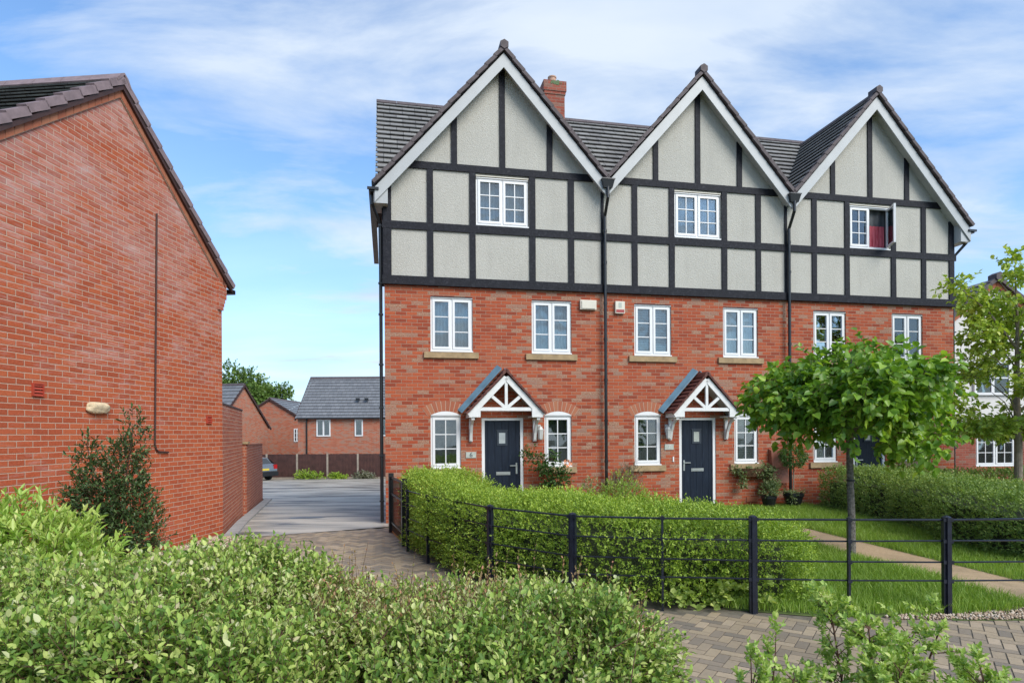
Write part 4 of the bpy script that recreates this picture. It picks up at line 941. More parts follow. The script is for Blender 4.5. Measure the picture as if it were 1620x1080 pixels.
    if i == 0:
        ch = MB(); a, b = 4.05, 4.66; y0, y1 = YR - .30, YR + .30
        ch.box(a + .04, b - .04, y0 + .04, y1 - .04, 9.5, 10.72); ch.box(a, b, y0, y1, 10.72, 10.98); ch.box(a + .02, b - .02, y0 + .02, y1 - .02, 10.64, 10.719)
        c_ = ch.build('chimney', M['brick_dark'], H_); ms = MB()
        for q in range(26): u_ = random.gauss((a + b) / 2 + .02, .09); z_ = random.gauss(10.93, .03); r_ = random.uniform(.012, .03); ms.hexa([(u_ - r_, y0 - .008, min(z_, 10.97) - r_), (u_ + r_, y0 - .008, min(z_, 10.97) - r_), (u_ + r_, y0 + .002, min(z_, 10.97) - r_), (u_ - r_, y0 + .002, min(z_, 10.97) - r_), (u_ - r_ * .6, y0 - .006, min(z_, 10.97) + r_), (u_ + r_ * .6, y0 - .006, min(z_, 10.97) + r_), (u_ + r_ * .6, y0 + .002, min(z_, 10.97) + r_), (u_ - r_ * .6, y0 + .002, min(z_, 10.97) + r_)])
        ms.build('moss', M['leaf_rose'], c_)
        hb_ = MB(); hb_.hexa([(a + .03, y0 + .03, 10.981), (b - .03, y0 + .03, 10.981), (b - .03, y1 - .03, 10.981), (a + .03, y1 - .03, 10.981), (a + .15, y0 + .15, 11.03), (b - .15, y0 + .15, 11.03), (b - .15, y1 - .15, 11.03), (a + .15, y1 - .15, 11.03)]); hb_.build('flaunching', M['kerb'], c_)
        cpot = MB(); cpot.lathe([(.095, 11.0), (.10, 11.17), (.115, 11.18), (.115, 11.21), (.085, 11.21), (.08, 11.05)], (4.35, YR - .02, 0), 16); cpot.build('chimney_pot', M['terracotta_pot'], c_)
    return H_
for i in range(3): terraced_house(i)

# ================================================================ LEFT GABLED HOUSE (local u along the gable towards the camera)
CX_, CY_ = -5.485, 11.7365
GA = math.atan2(-0.99566, -0.093275)       # direction of u
g = thing('gabled_house', 'big plain orange brick gable end at the left with a dark tiled roof', 'house', (CX_, CY_, 0), GA)
# in this frame: x = u (towards camera), y = to the right of u -> interior is at -y (world -X)
def P_(u, d, z): return (u, d, z)
AU, AZ = 2.66, 7.02; SL = 0.795
UE = 2 * AU + 0.02
gw = MB()
# outward normal of the gable is +X world; local y axis = rotate u by +90 -> world +X
gw.poly([(-0.0, 0, -.3), (0.0, 0, AZ - AU * SL - .02), (AU, 0, AZ - .02), (UE, 0, AZ - AU * SL - .02), (UE, 0, -.3)])
gw.poly([(0, 0, -.3), (0, -8, -.3), (0, -8, AZ - AU * SL), (0, 0, AZ - AU * SL)]); gw.poly([(UE, 0, -.3), (UE, 0, AZ - AU * SL), (UE, -8, AZ - AU * SL), (UE, -8, -.3)])
gw.build('brick_wall', M['brick_side'], g)
# proud brick verge band and kneeler
bd = MB(); k_ = math.hypot(1, SL)
for sg in (-1, 1):
    a = (AU + sg * (AU + .10), AZ - (AU + .10) * SL); 
    pts = [(a[0], a[1] - .24), (a[0], a[1] - .06), (AU, AZ - .06), (AU, AZ - .24)]
    n = 22
    for q in range(n):
        f0, f1 = (q + .04) / n, (q + .96) / n
        L = lambda f, o: (a[0] + (AU - a[0]) * f, a[1] + (AZ - a[1]) * f - o)
        c = [L(f0, .20), L(f0, .07), L(f1, .07), L(f1, .20)]
        bd.prism(c if sg < 0 else c[::-1], .001, .03, random.random())
bd.build('verge_bricks', M['arch'], g)
bk2 = MB()
for sg in (-1, 1):
    a = (AU + sg * (AU + .10), AZ - (AU + .10) * SL); c = [(a[0], a[1] - .21), (a[0], a[1] - .06), (AU, AZ - .06), (AU, AZ - .21)]
    bk2.prism(c if sg < 0 else c[::-1], .0005, .022)
bk2.build('verge_mortar', M['mortar'], g)
kn = MB(); kn.box(-.12, .155, -.3, .03, 4.44, 4.80); kn.box(-.07, .155, -.28, .03, 4.36, 4.44); kn.box(-.04, .155, -.26, .03, 4.29, 4.36); kn.box(-.015, .155, -.24, .03, 4.215, 4.29); kn.build('kneeler', M['brick_side'], g)
rf = MB(); LS = (AU + .28) * k_
ztop = AZ + .04
tile_plane(rf, (AU + AU + .28, -8, ztop - (AU + .28) * SL), (0, 1, 0), (-1, 0, SL), 8.04, LS, .30, .05)
tile_plane(rf, (-.28, .04, ztop - (AU + .28) * SL), (0, -1, 0), (1, 0, SL), 8.04, LS, .30, .05)
r_ = rf.build('roof', M['tile_dark'], g)
vv = MB()
for sg in (-1, 1):
    slope_units(vv, (AU + sg * (AU + .30), .02, ztop - (AU + .30) * SL), (AU, .02, ztop + .0), 11, .13, .10, (sg * SL, 0, 1), .03)
vv.build('verge_tiles', M['verge_red'], r_)
rr = MB(); pitched_cap(rr, (AU, .09, ztop + .05), (AU, -8, ztop + .05), .15, .06, 18, .1); rr.build('ridge_tiles', M['verge_red'], r_)
us = MB()
for sg in (-1, 1):
    a = AU + sg * (AU + .26); za_ = ztop - (AU + .26) * SL - .06; pts = [(a, za_ - .07), (a, za_), (AU, ztop - .06), (AU, ztop - .13)]
    us.prism(pts if sg < 0 else pts[::-1], .031, .07)
us.build('undercloak', M['cable'], r_)
gu = MB(); gu.box(-.40, -.28, -8, .05, 4.60, 4.68); gu.build('gutter', M['black'], g)
cb = MB(); cb.tube([(1.87, .02, 5.39), (1.90, .022, 4.0), (1.95, .022, 1.72), (1.92, .022, 1.64), (1.86, .022, 1.60), (1.62, .022, 1.585)], .014, 8); cb.build('cable', M['cable'], g)
for u, z, w_, h_ in ((4.10, 2.43, .16, .16), (.46, 2.14, .15, .14)):
    ve = MB(); ring(ve, u - w_ / 2, u + w_ / 2, z - h_ / 2, z + h_ / 2, .001, .03, .014)
    for q in range(4): zz_ = z - h_ / 2 + h_ * (q + .5) / 4; ve.hexa([(u - w_ / 2 + .014, .004, zz_ - .014), (u + w_ / 2 - .014, .004, zz_ - .014), (u + w_ / 2 - .014, .028, zz_ - .016), (u - w_ / 2 + .014, .028, zz_ - .016), (u - w_ / 2 + .014, .004, zz_ + .012), (u + w_ / 2 - .014, .004, zz_ + .012), (u + w_ / 2 - .014, .012, zz_ + .012), (u - w_ / 2 + .014, .012, zz_ + .012)])
    ve.build('vent', M['vent'], g)
mb = MB(); mb.box(2.08, 2.32, .001, .07, .62, 1.00); mb.build('utility_box', M['vent'], g)
# lump of foam
import bmesh
bm = bmesh.new(); bmesh.ops.create_icosphere(bm, subdivisions=4, radius=1)
for v in bm.verts:
    p = np.array([[v.co.x, v.co.y, v.co.z]]); n = 1 + 0.16 * lumpy(p, 2.4, 3)[0] + 0.07 * lumpy(p, 7.0, 4)[0]
    sx = math.copysign(abs(v.co.x) ** .7, v.co.x); v.co = Vector((3.14 + sx * .20 * n, .03 + v.co.y * .07 * n, 2.25 + v.co.z * .088 * n))
me = bpy.data.meshes.new('foam_lump'); bm.to_mesh(me); bm.free(); me.materials.append(M['foam']); o = bpy.data.objects.new('foam_lump', me); COL.objects.link(o); o.parent = g

# garden walls running back from the corner
wd = Vector((-0.316, 1, 0)).normalized(); wa = math.atan2(wd.y, wd.x)
def gwall(label, s0, s1, zt0, zt1, z0, extra=None):
    r = thing('garden_wall', label, 'wall', (CX_ + wd.x * s0, CY_ + wd.y * s0, 0), wa, 'brick garden walls along the drive')
    L = s1 - s0; m = MB(); m.hexa([(0, 0, z0), (L, 0, z0), (L, .22, z0), (0, .22, z0), (0, 0, zt0), (L, 0, zt1), (L, .22, zt1), (0, .22, zt0)]); m.build('brickwork', M['brick_side2'], r)
    c = MB(); c.hexa([(0, -.012, zt0 + .001), (L + .02, -.012, zt1 + .001), (L + .02, .235, zt1 + .001), (0, .235, zt0 + .001), (0, -.012, zt0 + .035), (L + .02, -.012, zt1 + .035), (L + .02, .235, zt1 + .035), (0, .235, zt0 + .035)]); c.build('coping', M['cable'] if extra is None else M['arch'], r)
    return r, L
M['brick_side2'] = brick_mat('brick_orange_wall', [(0.0, (0.32, 0.085, 0.045)), (0.5, (0.38, 0.10, 0.052)), (1.0, (0.42, 0.13, 0.065))], 1.5, ((0.3, 0.2, 0.14), (0.24, 0.16, 0.12)), ((0.54, 0.38, 0.29), (0.48, 0.34, 0.26)), effl=(1.2, 3.4))
gwall('tall orange brick screen wall joined to the left gable', 0.0, 3.30, 2.44, 2.44, -.4)
r, L = gwall('lower brick garden wall with a pier, beyond the tall screen wall', 3.75, 9.1, 1.60, 1.56, -.7, 1)
pr = MB(); pr.box(-.06, .36, -.05, .30, -.6, 1.64); pr.build('pier', M['brick_side2'], r); pc = MB(); pc.box(-.10, .40, -.09, .34, 1.641, 1.70); pc.build('pier_cap', M['stone'], r)
gt = thing('garden_gate', 'brown boarded side gate in the gap between the two brick walls', 'gate', (CX_ + wd.x * 3.52, CY_ + wd.y * 3.52, 0), wa)
m = MB()
for q in range(5): m.box(-.215 + q * .087, -.215 + q * .087 + .083, .10, .125, -.1, 1.5)
m.build('boards', M['trough'], gt)

# ================================================================ BACKGROUND
def far_house(label, apex, phi, hw, rise, base, length, wallmat, tilemat, sides=(1, 1), vergem='cable', group=None, gauge=.3, ov=.12):
    """gable in the plane of direction phi through the apex; the house runs back perpendicular (to +90 deg of phi)"""
    r = thing('background_house', label, 'house', (apex[0], apex[1], gz(apex[1])), phi, group)
    za = apex[2] - gz(apex[1]); ze = za - rise
    m = MB(); m.poly([(-hw, 0, base), (hw, 0, base), (hw, 0, ze), (0, 0, za - .05), (-hw, 0, ze)])
    m.poly([(hw, 0, base), (hw, length, base), (hw, length, ze), (hw, 0, ze)]); m.poly([(-hw, length, base), (-hw, 0, base), (-hw, 0, ze), (-hw, length, ze)])
    m.poly([(hw, length, base), (-hw, length, base), (-hw, length, ze), (0, length, za - .05), (hw, length, ze)]); m.build('brick_wall', wallmat, r)
    k = rise / hw; L = (hw + .2) * math.hypot(1, k); t = MB()
    tile_plane(t, (-hw - .2, -ov, za + .05 - (hw + .2) * k), (0, 1, 0), (1, 0, k), length + ov, L, gauge, .05); tile_plane(t, (hw + .2, length, za + .05 - (hw + .2) * k), (0, -1, 0), (-1, 0, k), length + ov, L, gauge, .05)
    rf = t.build('roof', tilemat, r)
    v = MB()
    for sg in (-1, 1): v.beam((sg * (hw + .22), -ov, za - .02 - (hw + .22) * k), (0, -ov, za - .02), .06, .14, (sg * k, 0, 1))
    v.build('verge', M[vergem], rf); rt = MB(); pitched_cap(rt, (0, -ov, za + .1), (0, length, za + .1), .14, .05, max(4, int(length / .45)), .1); rt.build('ridge_tiles', M['verge'], rf)
    gt = MB()
    for sg in (-1, 1): gt.box(*sorted((sg * (hw + .18), sg * (hw + .28))), 0, length, ze - .16, ze - .07)
    gt.build('gutter', M['black'], r)
    return r, za, ze
def small_window(parent, o, R, w, h, cols=2, rows=1, mat='room_shade'):
    """window on a wall; o = centre, R = rotation so that it faces -y locally"""
    fr = MB(); ring(fr, -w / 2, w / 2, -h / 2, h / 2, -.05, .02, .08); 
    f = fr.build('window', M['upvc'], parent)
    s = MB()
    for c in range(1, cols): x = -w / 2 + w * c / cols; s.box(x - .05, x + .05, -.045, .018, -h / 2 + .081, h / 2 - .081)
    for c in range(1, rows): z = -h / 2 + h * c / rows; s.box(-w / 2 + .081, w / 2 - .081, -.030, .0, z - .02, z + .02)
    if cols * rows > 1: s.build('glazing_bar', M['upvc'], f)
    p = MB(); p.box(-w / 2 + .079, w / 2 - .079, -.018, -.012, -h / 2 + .079, h / 2 - .079); p.build('pane', M['glass'], f)
    b = MB(); b.box(-w / 2 + .079, w / 2 - .079, -.008, -.004, -h / 2 + .079, h / 2 - .079); b.build('curtain', M[mat], f)  # dark default backing paints the dim room behind the pane
    f.matrix_local = Matrix.Translation(o) @ R
    return f
# C: long house behind the fence, eaves towards the camera (ridge along X): gable direction is +Y, body runs to ... local +90 of phi
hx0 = -14.55
C_, za, ze = far_house('long slate roofed brick house straight behind the brown fence', (hx0, 45.2, 5.95), math.radians(-90), 3.1, 2.85, -1.0, 11.5, M['brick_far'], M['tile_slate'], gauge=.34)
R90 = Matrix.Rotation(math.radians(90), 4, 'Z')     # wall facing the camera is x=+hw side, outward +x local
for cx_, w_, c_ in ((1.75, .95, 2), (4.15, .55, 1), (6.15, .95, 2)):
    small_window(C_, (3.1, cx_, ze - .77), R90, w_, 1.15, c_, 1, 'room_shade')
dp = MB(); dp.tube([(3.17, .62, ze - .1), (3.17, .62, -.8)], .05, 8); dp.build('downpipe', M['black'], C_)
rv = MB(); 
for y_ in (3.85, 4.45): rv.box(2.05, 2.25, y_ - .12, y_ + .12, ze + 1.12, ze + 1.30)
rv.build('roof_vent', M['black'], C_)
# A: gable turned to the drive; B: gable facing the camera
A_, za, ze = far_house('pinkish brick gabled house rising just behind the garden walls', (-19.5, 45.0, 5.55), math.radians(257), 2.96, 2.95 , -1.0, -9.0, M['brick_far'], M['tile_slate'], gauge=.4) if False else (None, 0, 0)
def far_house2(label, apex, ux, hw, rise, length, out, wallmat, tilemat):
    """gable plane direction ux (unit, receding), body extends along -out"""
    return far_house(label, apex, math.atan2(ux[1], ux[0]), hw, rise, -1.0, length, wallmat, tilemat)
# for phi the body runs along +90 deg of phi; with phi = 77.5 deg this is world (-0.98, 0.22)
A_, za, ze = far_house('pinkish brick gabled house rising just behind the garden walls', (-19.5, 45.0, 5.5), math.radians(77.5), 2.96, 2.95, -1.0, 9.0, M['brick_far'], M['tile_slate'], gauge=.4)
dm = MB(); dm.hexa([(-2.3, 1.6, ze + .3), (-2.3, 3.2, ze + .3), (-.4, 3.2, ze + .3), (-.4, 1.6, ze + .3), (-2.3, 1.6, ze + 1.35), (-2.3, 3.2, ze + 1.35), (-.4, 3.2, ze + 2.2), (-.4, 1.6, ze + 2.2)]); dm.build('dormer', M['white_render'], A_)
B_, za, ze = far_house('red brick house with a camera facing gable between the two slate roofed houses', (-20.3, 52.0, 4.9), 0.0, 3.4, 2.1, -1.2, 7.5, M['brick_far'], M['tile_slate'], gauge=.4)
small_window(B_, (2.25, 0, ze - .95), Matrix.Identity(4), .5, 1.1, 2, 3, 'room_shade')

# rear fence of brown boards between concrete posts
fe = thing('boarded_fence', 'dark brown close boarded fence with concrete posts along the back of the yard', 'fence', (-18.0, 40.0, gz(40)), 0)
bay = 1.96; k = 0
fx0 = 18.0 - 472 * 0 
for q in range(12):
    x0 = -1.76 + q * bay; p = MB(); p.box(x0 - .055, x0 + .055, -.06, .06, -.1, 1.62); p.build('post', M['concrete'], fe)
    if q < 11:
        m = MB(); n = 18
        for b in range(n):
            a0 = x0 + .06 + (bay - .12) * b / n; m.box(a0 + .003, a0 + (bay - .12) / n - .003, -.02 - (b % 2) * .012, .0, .12, 1.60 + random.uniform(-.01, .01), random.random())
        m.build('board_panel', M['fenceboard'] if 'fenceboard' in M else M.setdefault('fenceboard', plain('brown_fence_board', (0.060, 0.024, 0.019), 0.8, 0.35, 3, bumpd=0.003)), fe)
        m = MB(); m.box(x0 + .056, x0 + bay - .056, -.03, .02, -.1, .115); m.build('gravel_board', M['concrete'], fe)

# parked hatchback: rear end shows past the garden wall
car = thing('parked_car', 'grey hatchback parked with its rear end showing past the garden wall', 'car', (-16.7, 38.5, gz(38.5)), math.radians(-30))
prof = [(-2.0, .38), (-2.02, .62), (-1.86, .86), (-1.05, 1.0), (-.45, 1.38), (.45, 1.46), (1.35, 1.40), (1.78, 1.05), (2.0, .92), (2.04, .60), (1.98, .36)]
bd = MB()
for (xa, za_), (xb, zb) in zip(prof, prof[1:] + prof[:1]):
    ya = .86 if za_ < 1.02 else .66; yb_ = .86 if zb < 1.02 else .66
    bd.poly([(xa, -ya, za_), (xa, ya, za_), (xb, yb_, zb), (xb, -yb_, zb)])
lowp = [p for p in prof if p[1] < 1.02]
for sg in (-1, 1):
    q = [(x, sg * .86, z) for x, z in prof if z < 1.06 and x not in (1.78,)]; q.insert(8 if False else len([p for p in prof if p[1] < 1.06 and p[0] < 0]), (1.78, sg * .86, 1.0)); bd.poly(q if sg < 0 else q[::-1])
    q = [(-1.05, sg * .86, 1.0), (1.78, sg * .86, 1.0), (1.78, sg * .86, 1.04), (1.35, sg * .66, 1.40), (.45, sg * .66, 1.46), (-.45, sg * .66, 1.38)]; bd.poly(q if sg < 0 else q[::-1])
bd.build('body', M['carpaint'], car)
rw = MB(); rw.poly([(1.785, -.66, 1.07), (1.785, .66, 1.07), (1.42, .56, 1.37), (1.42, -.56, 1.37)]); 
rw = MB(); rw.hexa([(1.80, -.64, 1.05), (1.80, .64, 1.05), (1.74, .64, 1.05), (1.74, -.64, 1.05), (1.43, -.55, 1.36), (1.43, .55, 1.36), (1.38, .55, 1.36), (1.38, -.55, 1.36)]); rw.build('rear_window', M['carglass'], car)
for sg in (-1, 1):
    sw = MB(); sw.poly([(-.9, sg * .83, 1.06), (1.45, sg * .83, 1.06), (1.15, sg * .69, 1.36), (-.35, sg * .69, 1.36)]); sw.build('side_window', M['carglass'], car)
    tl_ = MB(); tl_.box(1.93, 2.035, *sorted((sg * .62, sg * .865)), .72, .98); tl_.build('tail_lamp', M['taillamp'], car)
bp = MB(); bp.box(1.90, 2.14, -.87, .87, .30, .56); bp.build('bumper', M['black'], car)
np2 = MB(); np2.box(2.04, 2.06, -.26, .26, .64, .76); np2.build('number_plate', M['yellow'], car)
for x in (-1.25, 1.30):
    for sg in (-1, 1):
        w_ = MB(); w_.tube([(x, sg * .70, .31), (x, sg * .87, .31)], .31, 20); wh = w_.build('wheel', M['rubber'], car); w_ = MB(); w_.tube([(x, sg * .865, .31), (x, sg * .88, .31)], .2, 14); w_.build('rim', M['steel'], wh)

# ================================================================ RIGHT-HAND NEIGHBOUR
N_ = thing('neighbour_house', 'white rendered house with a red brick base at the right edge', 'house', (15.6, 20.0, 0), math.radians(4))
m = MB(); hw = 4.6; za = 6.75; k = .80
wall_holes(m, -hw, hw, -1.0, 2.08, 0, [(-.66, .70, .72, 1.90)]); m.poly([(-hw, 8, -1), (-hw, 0, -1), (-hw, 0, 2.08), (-hw, 8, 2.08)]); m.build('brick_base', M['brick_dark'], N_)
m = MB(); wall_holes(m, -hw, hw, 2.10, 2.9, -.02, []); 
wall_holes(m, -hw, hw, 2.9, 4.2, -.02, [(-.55, .5, 3.15, 4.1)]) if False else m.poly([(-hw, -.02, 2.9), (hw, -.02, 2.9), (hw, -.02, za - hw * k), (0, -.02, za - .1), (-hw, -.02, za - hw * k)])
m.poly([(-hw, 8, 2.1), (-hw, 0, 2.1), (-hw, 0, za - hw * k), (-hw, 8, za - hw * k)]); m.build('render_panel', M['white_render'], N_)
window(N_, -.66, .70, .72, 1.90, 0, 2, 2, 3, back='room_shade')
f = small_window(N_, (-.15, -.05, 3.55), Matrix.Identity(4), 1.25, 1.1, 2, 2, 'net')
sc_ = MB(); 
for q in range(18): x = -.70 + q * .078; sc_.box(x, x + .066, -.008, .003, .61, .70, random.random())
sc_.build('brick_sill', M['arch'], N_)
t = MB(); LL = (hw + .3) * math.hypot(1, k)
tile_plane(t, (-hw - .3, -.12, za - (hw + .3) * k), (0, 1, 0), (1, 0, k), 8, LL, .3, .05); tile_plane(t, (hw + .3, 8, za - (hw + .3) * k), (0, -1, 0), (-1, 0, k), 8.12, LL, .3, .05); rf = t.build('roof', M['tile'], N_)
v = MB()
for sg in (-1, 1):
    slope_units(v, (sg * (hw + .3), -.10, za - (hw + .3) * k - .0), (0, -.10, za), 18, .2, .12, (sg * k, 0, 1), .02)
v.build('verge_tiles', M['verge'], rf); c6 = MB(); c6.prism([(.15 * math.cos(math.radians(90 + 60 * q)), za + .03 + .15 * math.sin(math.radians(90 + 60 * q))) for q in range(6)], -.24, .1); c6.build('ridge_end_cap', M['verge'], rf)
v = MB()
for sg in (-1, 1): v.beam((sg * (hw + .2), -.06, za - .17 - (hw + .2) * k), (0, -.06, za - .17), .06, .13, (sg * k, 0, 1))
v.build('verge_bricks', M['arch'], N_)

# ================================================================ RAILINGS AND GATE
FP = [(-1.66, 9.8), (-1.22, 8.92), (-.75, 8.2), (-.27, 7.47), (.645, 6.67), (1.565, 6.48), (2.47, 6.37), (3.40, 6.27), (4.37, 6.24), (5.35, 6.24), (6.3, 6.24), (7.2, 6.24)]
thick = {3, 4, 6, 8, 10}
rl = thing('estate_railing', 'black four rail estate railing curving round the front hedge and lawn', 'fence', (.645, 6.67, 0), 0)
ox, oy = .645, 6.67
for q, (x, y) in enumerate(FP):
    a = FP[max(q - 1, 0)]; b = FP[min(q + 1, len(FP) - 1)]; ang = math.atan2(b[1] - a[1], b[0] - a[0])
    t_ = q in thick; p = MB(); lx = .040 if t_ else .011; ly = .022 if t_ else .022
    p.hexa([(sx * lx, sy * ly, z) for z in (-.15, .985) for sx, sy in ((-1, -1), (1, -1), (1, 1), (-1, 1))])
    if t_:
        p.hexa([(sx * .016, sy * .042, z) for z in (-.15, .985) for sx, sy in ((-1, -1), (1, -1), (1, 1), (-1, 1))])
        p.lathe([(.0, 1.005), (.03, .995), (.045, .985)], (0, 0, 0), 8)
    for z in (.96, .745, .535, .345): p.box(-lx - .01, lx + .01, -.034, -.018, z - .018, z + .018)
    o = p.build('post', M['iron'], rl); o.location = (x - ox, y - oy, 0); o.rotation_euler = (0, 0, ang)
for z, rr in ((.96, .011), (.745, .009), (.535, .009), (.345, .009)):
    m = MB(); m.tube([(x - ox, y - oy, z + random.uniform(-.004, .004)) for x, y in FP], rr, 6); m.build('rail', M['iron'], rl)
gp0, gp1 = Vector((-2.30, 11.75)), Vector((-1.80, 10.3))
gg = thing('side_railing', 'short black upright bar railing at the left corner of the terrace', 'railing', (gp0.x, gp0.y, 0), math.atan2((gp1 - gp0).y, (gp1 - gp0).x))
L = (gp1 - gp0).length
for x in (0, L):
    m = MB(); m.box(x - .045, x + .045, -.045, .045, -.1, 1.12); m.build('post', M['black'], gg)
for z in (.18, .72, 1.03): m = MB(); m.box(.046, L - .046, -.014, .014, z, z + .035); m.build('rail', M['black'], gg)
for q in range(9): x = .15 + (L - .25) * q / 9; m = MB(); m.tube([(x, 0, .05), (x, 0, 1.025)], .009, 6); m.build('bar', M['black'], gg)
e_ = thing('timber_edging', 'orange timber edging board by the front corner of the terrace', 'edging', (-2.36, 11.95, 0), math.radians(-71))
m = MB(); m.box(0, 1.6, .0, .05, -.05, .16); m.build('board', M['pinewood'], e_)

# ================================================================ HEDGES
def h1(x, y):
    return 0.97 + 0.17 * np.clip((0.3 - np.asarray(x)) / 1.2, 0, 1) + 0.03 * np.sin(np.asarray(x) * 3.1) - 0.22 * np.clip((np.asarray(x) - 1.9) / 1.6, 0, 1)
H1 = [(-2.0, 11.6), (-1.70, 10.05), (-1.32, 9.0), (-.85, 8.2), (-.25, 7.55), (.68, 6.80), (1.6, 6.60), (3.05, 6.50), (3.78, 8.1), (1.6, 8.65), (.35, 9.2), (-.4, 10.1), (-.75, 11.6)]
hedge('front_hedge', 'clipped bright green hedge just behind the black railings, below doors 6 and 7', H1, h1, 23000, .030, .55, 7, M['leaf_privet'], (0.05, 0.17), .24, 1, .0, .11)
def h2(x, y): return 1.0 - 0.10 * np.clip((11.5 - np.asarray(y)) / 3, 0, 1) + .03 * np.sin(np.asarray(y) * 2)
H2 = Tl([(9.85, -.45), (9.65, -2.2), (9.4, -3.4), (8.65, -5.0), (8.5, -6.6), (9.8, -6.9), (10.8, -4), (11.0, -.45)])
hedge('garden_hedge', 'second clipped hedge beyond the lawn, running to the right edge below the trees', H2, h2, 12000, .034, .55, 7, M['leaf_privet2'], (0.05, 0.13), .2, 2, .0, .07)
H3 = Tl([(10.4, -1.4), (10.4, -2.3), (18, -2.2), (18, -1.3)])
hedge('far_hedge', 'hedge at the right running in front of the white house', H3, lambda x, y: .95 + 0 * np.asarray(x), 5500, .04, .55, 6, M['leaf_privet2'], (0.05, 0.13), .2, 4, .0, .07)
def h0(x, y):
    x = np.asarray(x); y = np.asarray(y)
    return 0.955 + 0.05 * np.sin(x * 3.3 + 1) + 0.04 * np.sin(y * 2.7 + x) - 0.085 * np.clip(x + 1.6, 0, 3)
H0 = [(-4.6, 2.35), (.25, 2.35), (.55, 2.8), (.84, 3.6), (.78, 4.2), (.3, 4.3), (-4.6, 4.25)]
hd = hedge('foreground_hedge', 'loose leafy green hedge filling the bottom left of the view', H0, h0, 24000, .036, .54, 8, M['leaf_near'], (0.07, 0.22), .32, 6, .0019, .17, zmin=.25, roundr=.3, core_in=.3, corez=.36, weight=lambda P: np.clip(.55 + .75 * lumpy(P, 7.5, 91), .12, 1), sd_t=.28)
# red-tipped sprigs standing out of the foreground hedge
n = 420; B = np.c_[rng.uniform(-1.1, .85, n), rng.uniform(3.2, 4.25, n), np.zeros(n)]; B[:, 2] = h0(B[:, 0], B[:, 1]) - .08
O = np.c_[rng.normal(size=(n, 2)) * .28, np.ones(n)]; L = rng.uniform(.10, .38, n) * np.where(rng.random(n) < .75, .65, 1.1)
B2 = B - np.array([hd.location.x, hd.location.y, 0])
P, D, N, t = twig_leaves(B2, O, L, 9, up=.6, spread=.55)
leaves_obj('sprigs', P, D, N, .026 * rng.uniform(.6, 1.1, len(P)), .5, np.clip(.25 + .55 * t + rng.normal(size=len(P)) * .15, 0, 1), M['leaf_sprig'], hd)
twig_sticks('sprig_stems', B2, O, L, .0022, M['twig'], hd)
n = 1100; B = np.c_[rng.uniform(-4.5, .4, n), rng.uniform(2.9, 4.25, n), np.zeros(n)]; B[:, 2] = h0(B[:, 0], B[:, 1]) - .08
O = np.c_[rng.normal(size=(n, 2)) * .35, np.ones(n)]; L = rng.uniform(.08, .30, n) ** 1.2; B2 = B - np.array([hd.location.x, hd.location.y, 0])
P, D, N, t = twig_leaves(B2, O, L, 8, up=.6, spread=.7)
leaves_obj('shoots', P, D, N, .034 * rng.uniform(.6, 1.1, len(P)), .5, np.clip(.35 + .45 * t + rng.normal(size=len(P)) * .2, 0, 1), M['leaf_shoot'], hd)
twig_sticks('shoot_stems', B2, O, L, .0024, M['twig'], hd)

n = 130; B = np.c_[rng.uniform(-4.4, .6, n), rng.uniform(2.4, 4.2, n), np.zeros(n)]; B[:, 2] = h0(B[:, 0], B[:, 1]) - rng.uniform(.02, .22, n); B[:, 1] = np.where(rng.random(n) < .4, 2.45, B[:, 1]); B[:, 2] -= np.where(B[:, 1] < 2.5, rng.uniform(0, .4, n), 0)
O = rng.normal(size=(n, 3)); O[:, 2] = np.abs(O[:, 2]) * .7 + .15; B2 = B - np.array([hd.location.x, hd.location.y, 0]); L = rng.uniform(.18, .42, n)
twig_sticks('stems', B2, O, L, .0038, M['twig'], hd)
P, D, N, t = twig_leaves(B2, O, L, 8, up=.5, spread=.8)
leaves_obj('shoots', P, D, N, .032 * rng.uniform(.6, 1.1, len(P)), .5, np.clip(.3 + .5 * t + rng.normal(size=len(P)) * .2, 0, 1), M['leaf_shoot'], hd)

# ================================================================ SHRUBS AND TREES
def cl(x, y, r0, z0, z1, n, seed, squash=.6):
    """random lobes filling a shape of radius r0 between z0 and z1"""
    r = np.random.default_rng(seed); out = []
    for _ in range(n):
        a = r.random() * 6.28; f = math.sqrt(r.random()) * r0 * .75; z = r.uniform(z0, z1); s = r0 * r.uniform(.28, .42); out.append((x + f * math.cos(a), y + f * math.sin(a), z, s, s, s * squash))
    return out
s = thing('bright_shrub', 'bright yellow green long leaved shrub at the left edge beside the brick gable', 'shrub', (-3.95, 4.9, 0))
lob = [(-.25, 0, .55, .75, .6, .78), (.35, -.1, .5, .62, .5, .68), (.0, .25, .7, .5, .5, .62), (-.75, .1, .7, .5, .5, .7), (.62, -.35, .45, .45, .4, .58), (-.3, -.45, .5, .6, .45, .72)]
shrub(s, lob, 2300, .085, .30, 8, M['leaf_laurel'], (.08, .18), up=.7, seed=21, stick=.003, shell=.35, jit=.25, tb=.5)
s = thing('dark_shrub', 'tall dark pointed evergreen shrub against the brick gable below the foam lump', 'shrub', (-4.38, 6.75, 0))
lob = [(0, 0, .5, .38, .34, .5), (-.2, .0, .85, .27, .25, .35), (.18, .0, .8, .3, .28, .4), (-.05, .0, 1.2, .27, .25, .32), (.17, .0, 1.45, .17, .17, .34), (.25, .0, 1.85, .09, .09, .30), (-.28, .0, 1.15, .18, .18, .25), (.22, .0, 1.1, .2, .2, .25), (-.24, .0, 1.62, .08, .08, .24), (.38, -.0, .75, .16, .14, .2), (-.42, 0, .8, .16, .14, .2)]
shrub(s, lob, 1500, .052, .42, 8, M['leaf_dark'], (.08, .18), up=.7, seed=22, stick=.003, shell=.6, tb=.3)
m = MB()
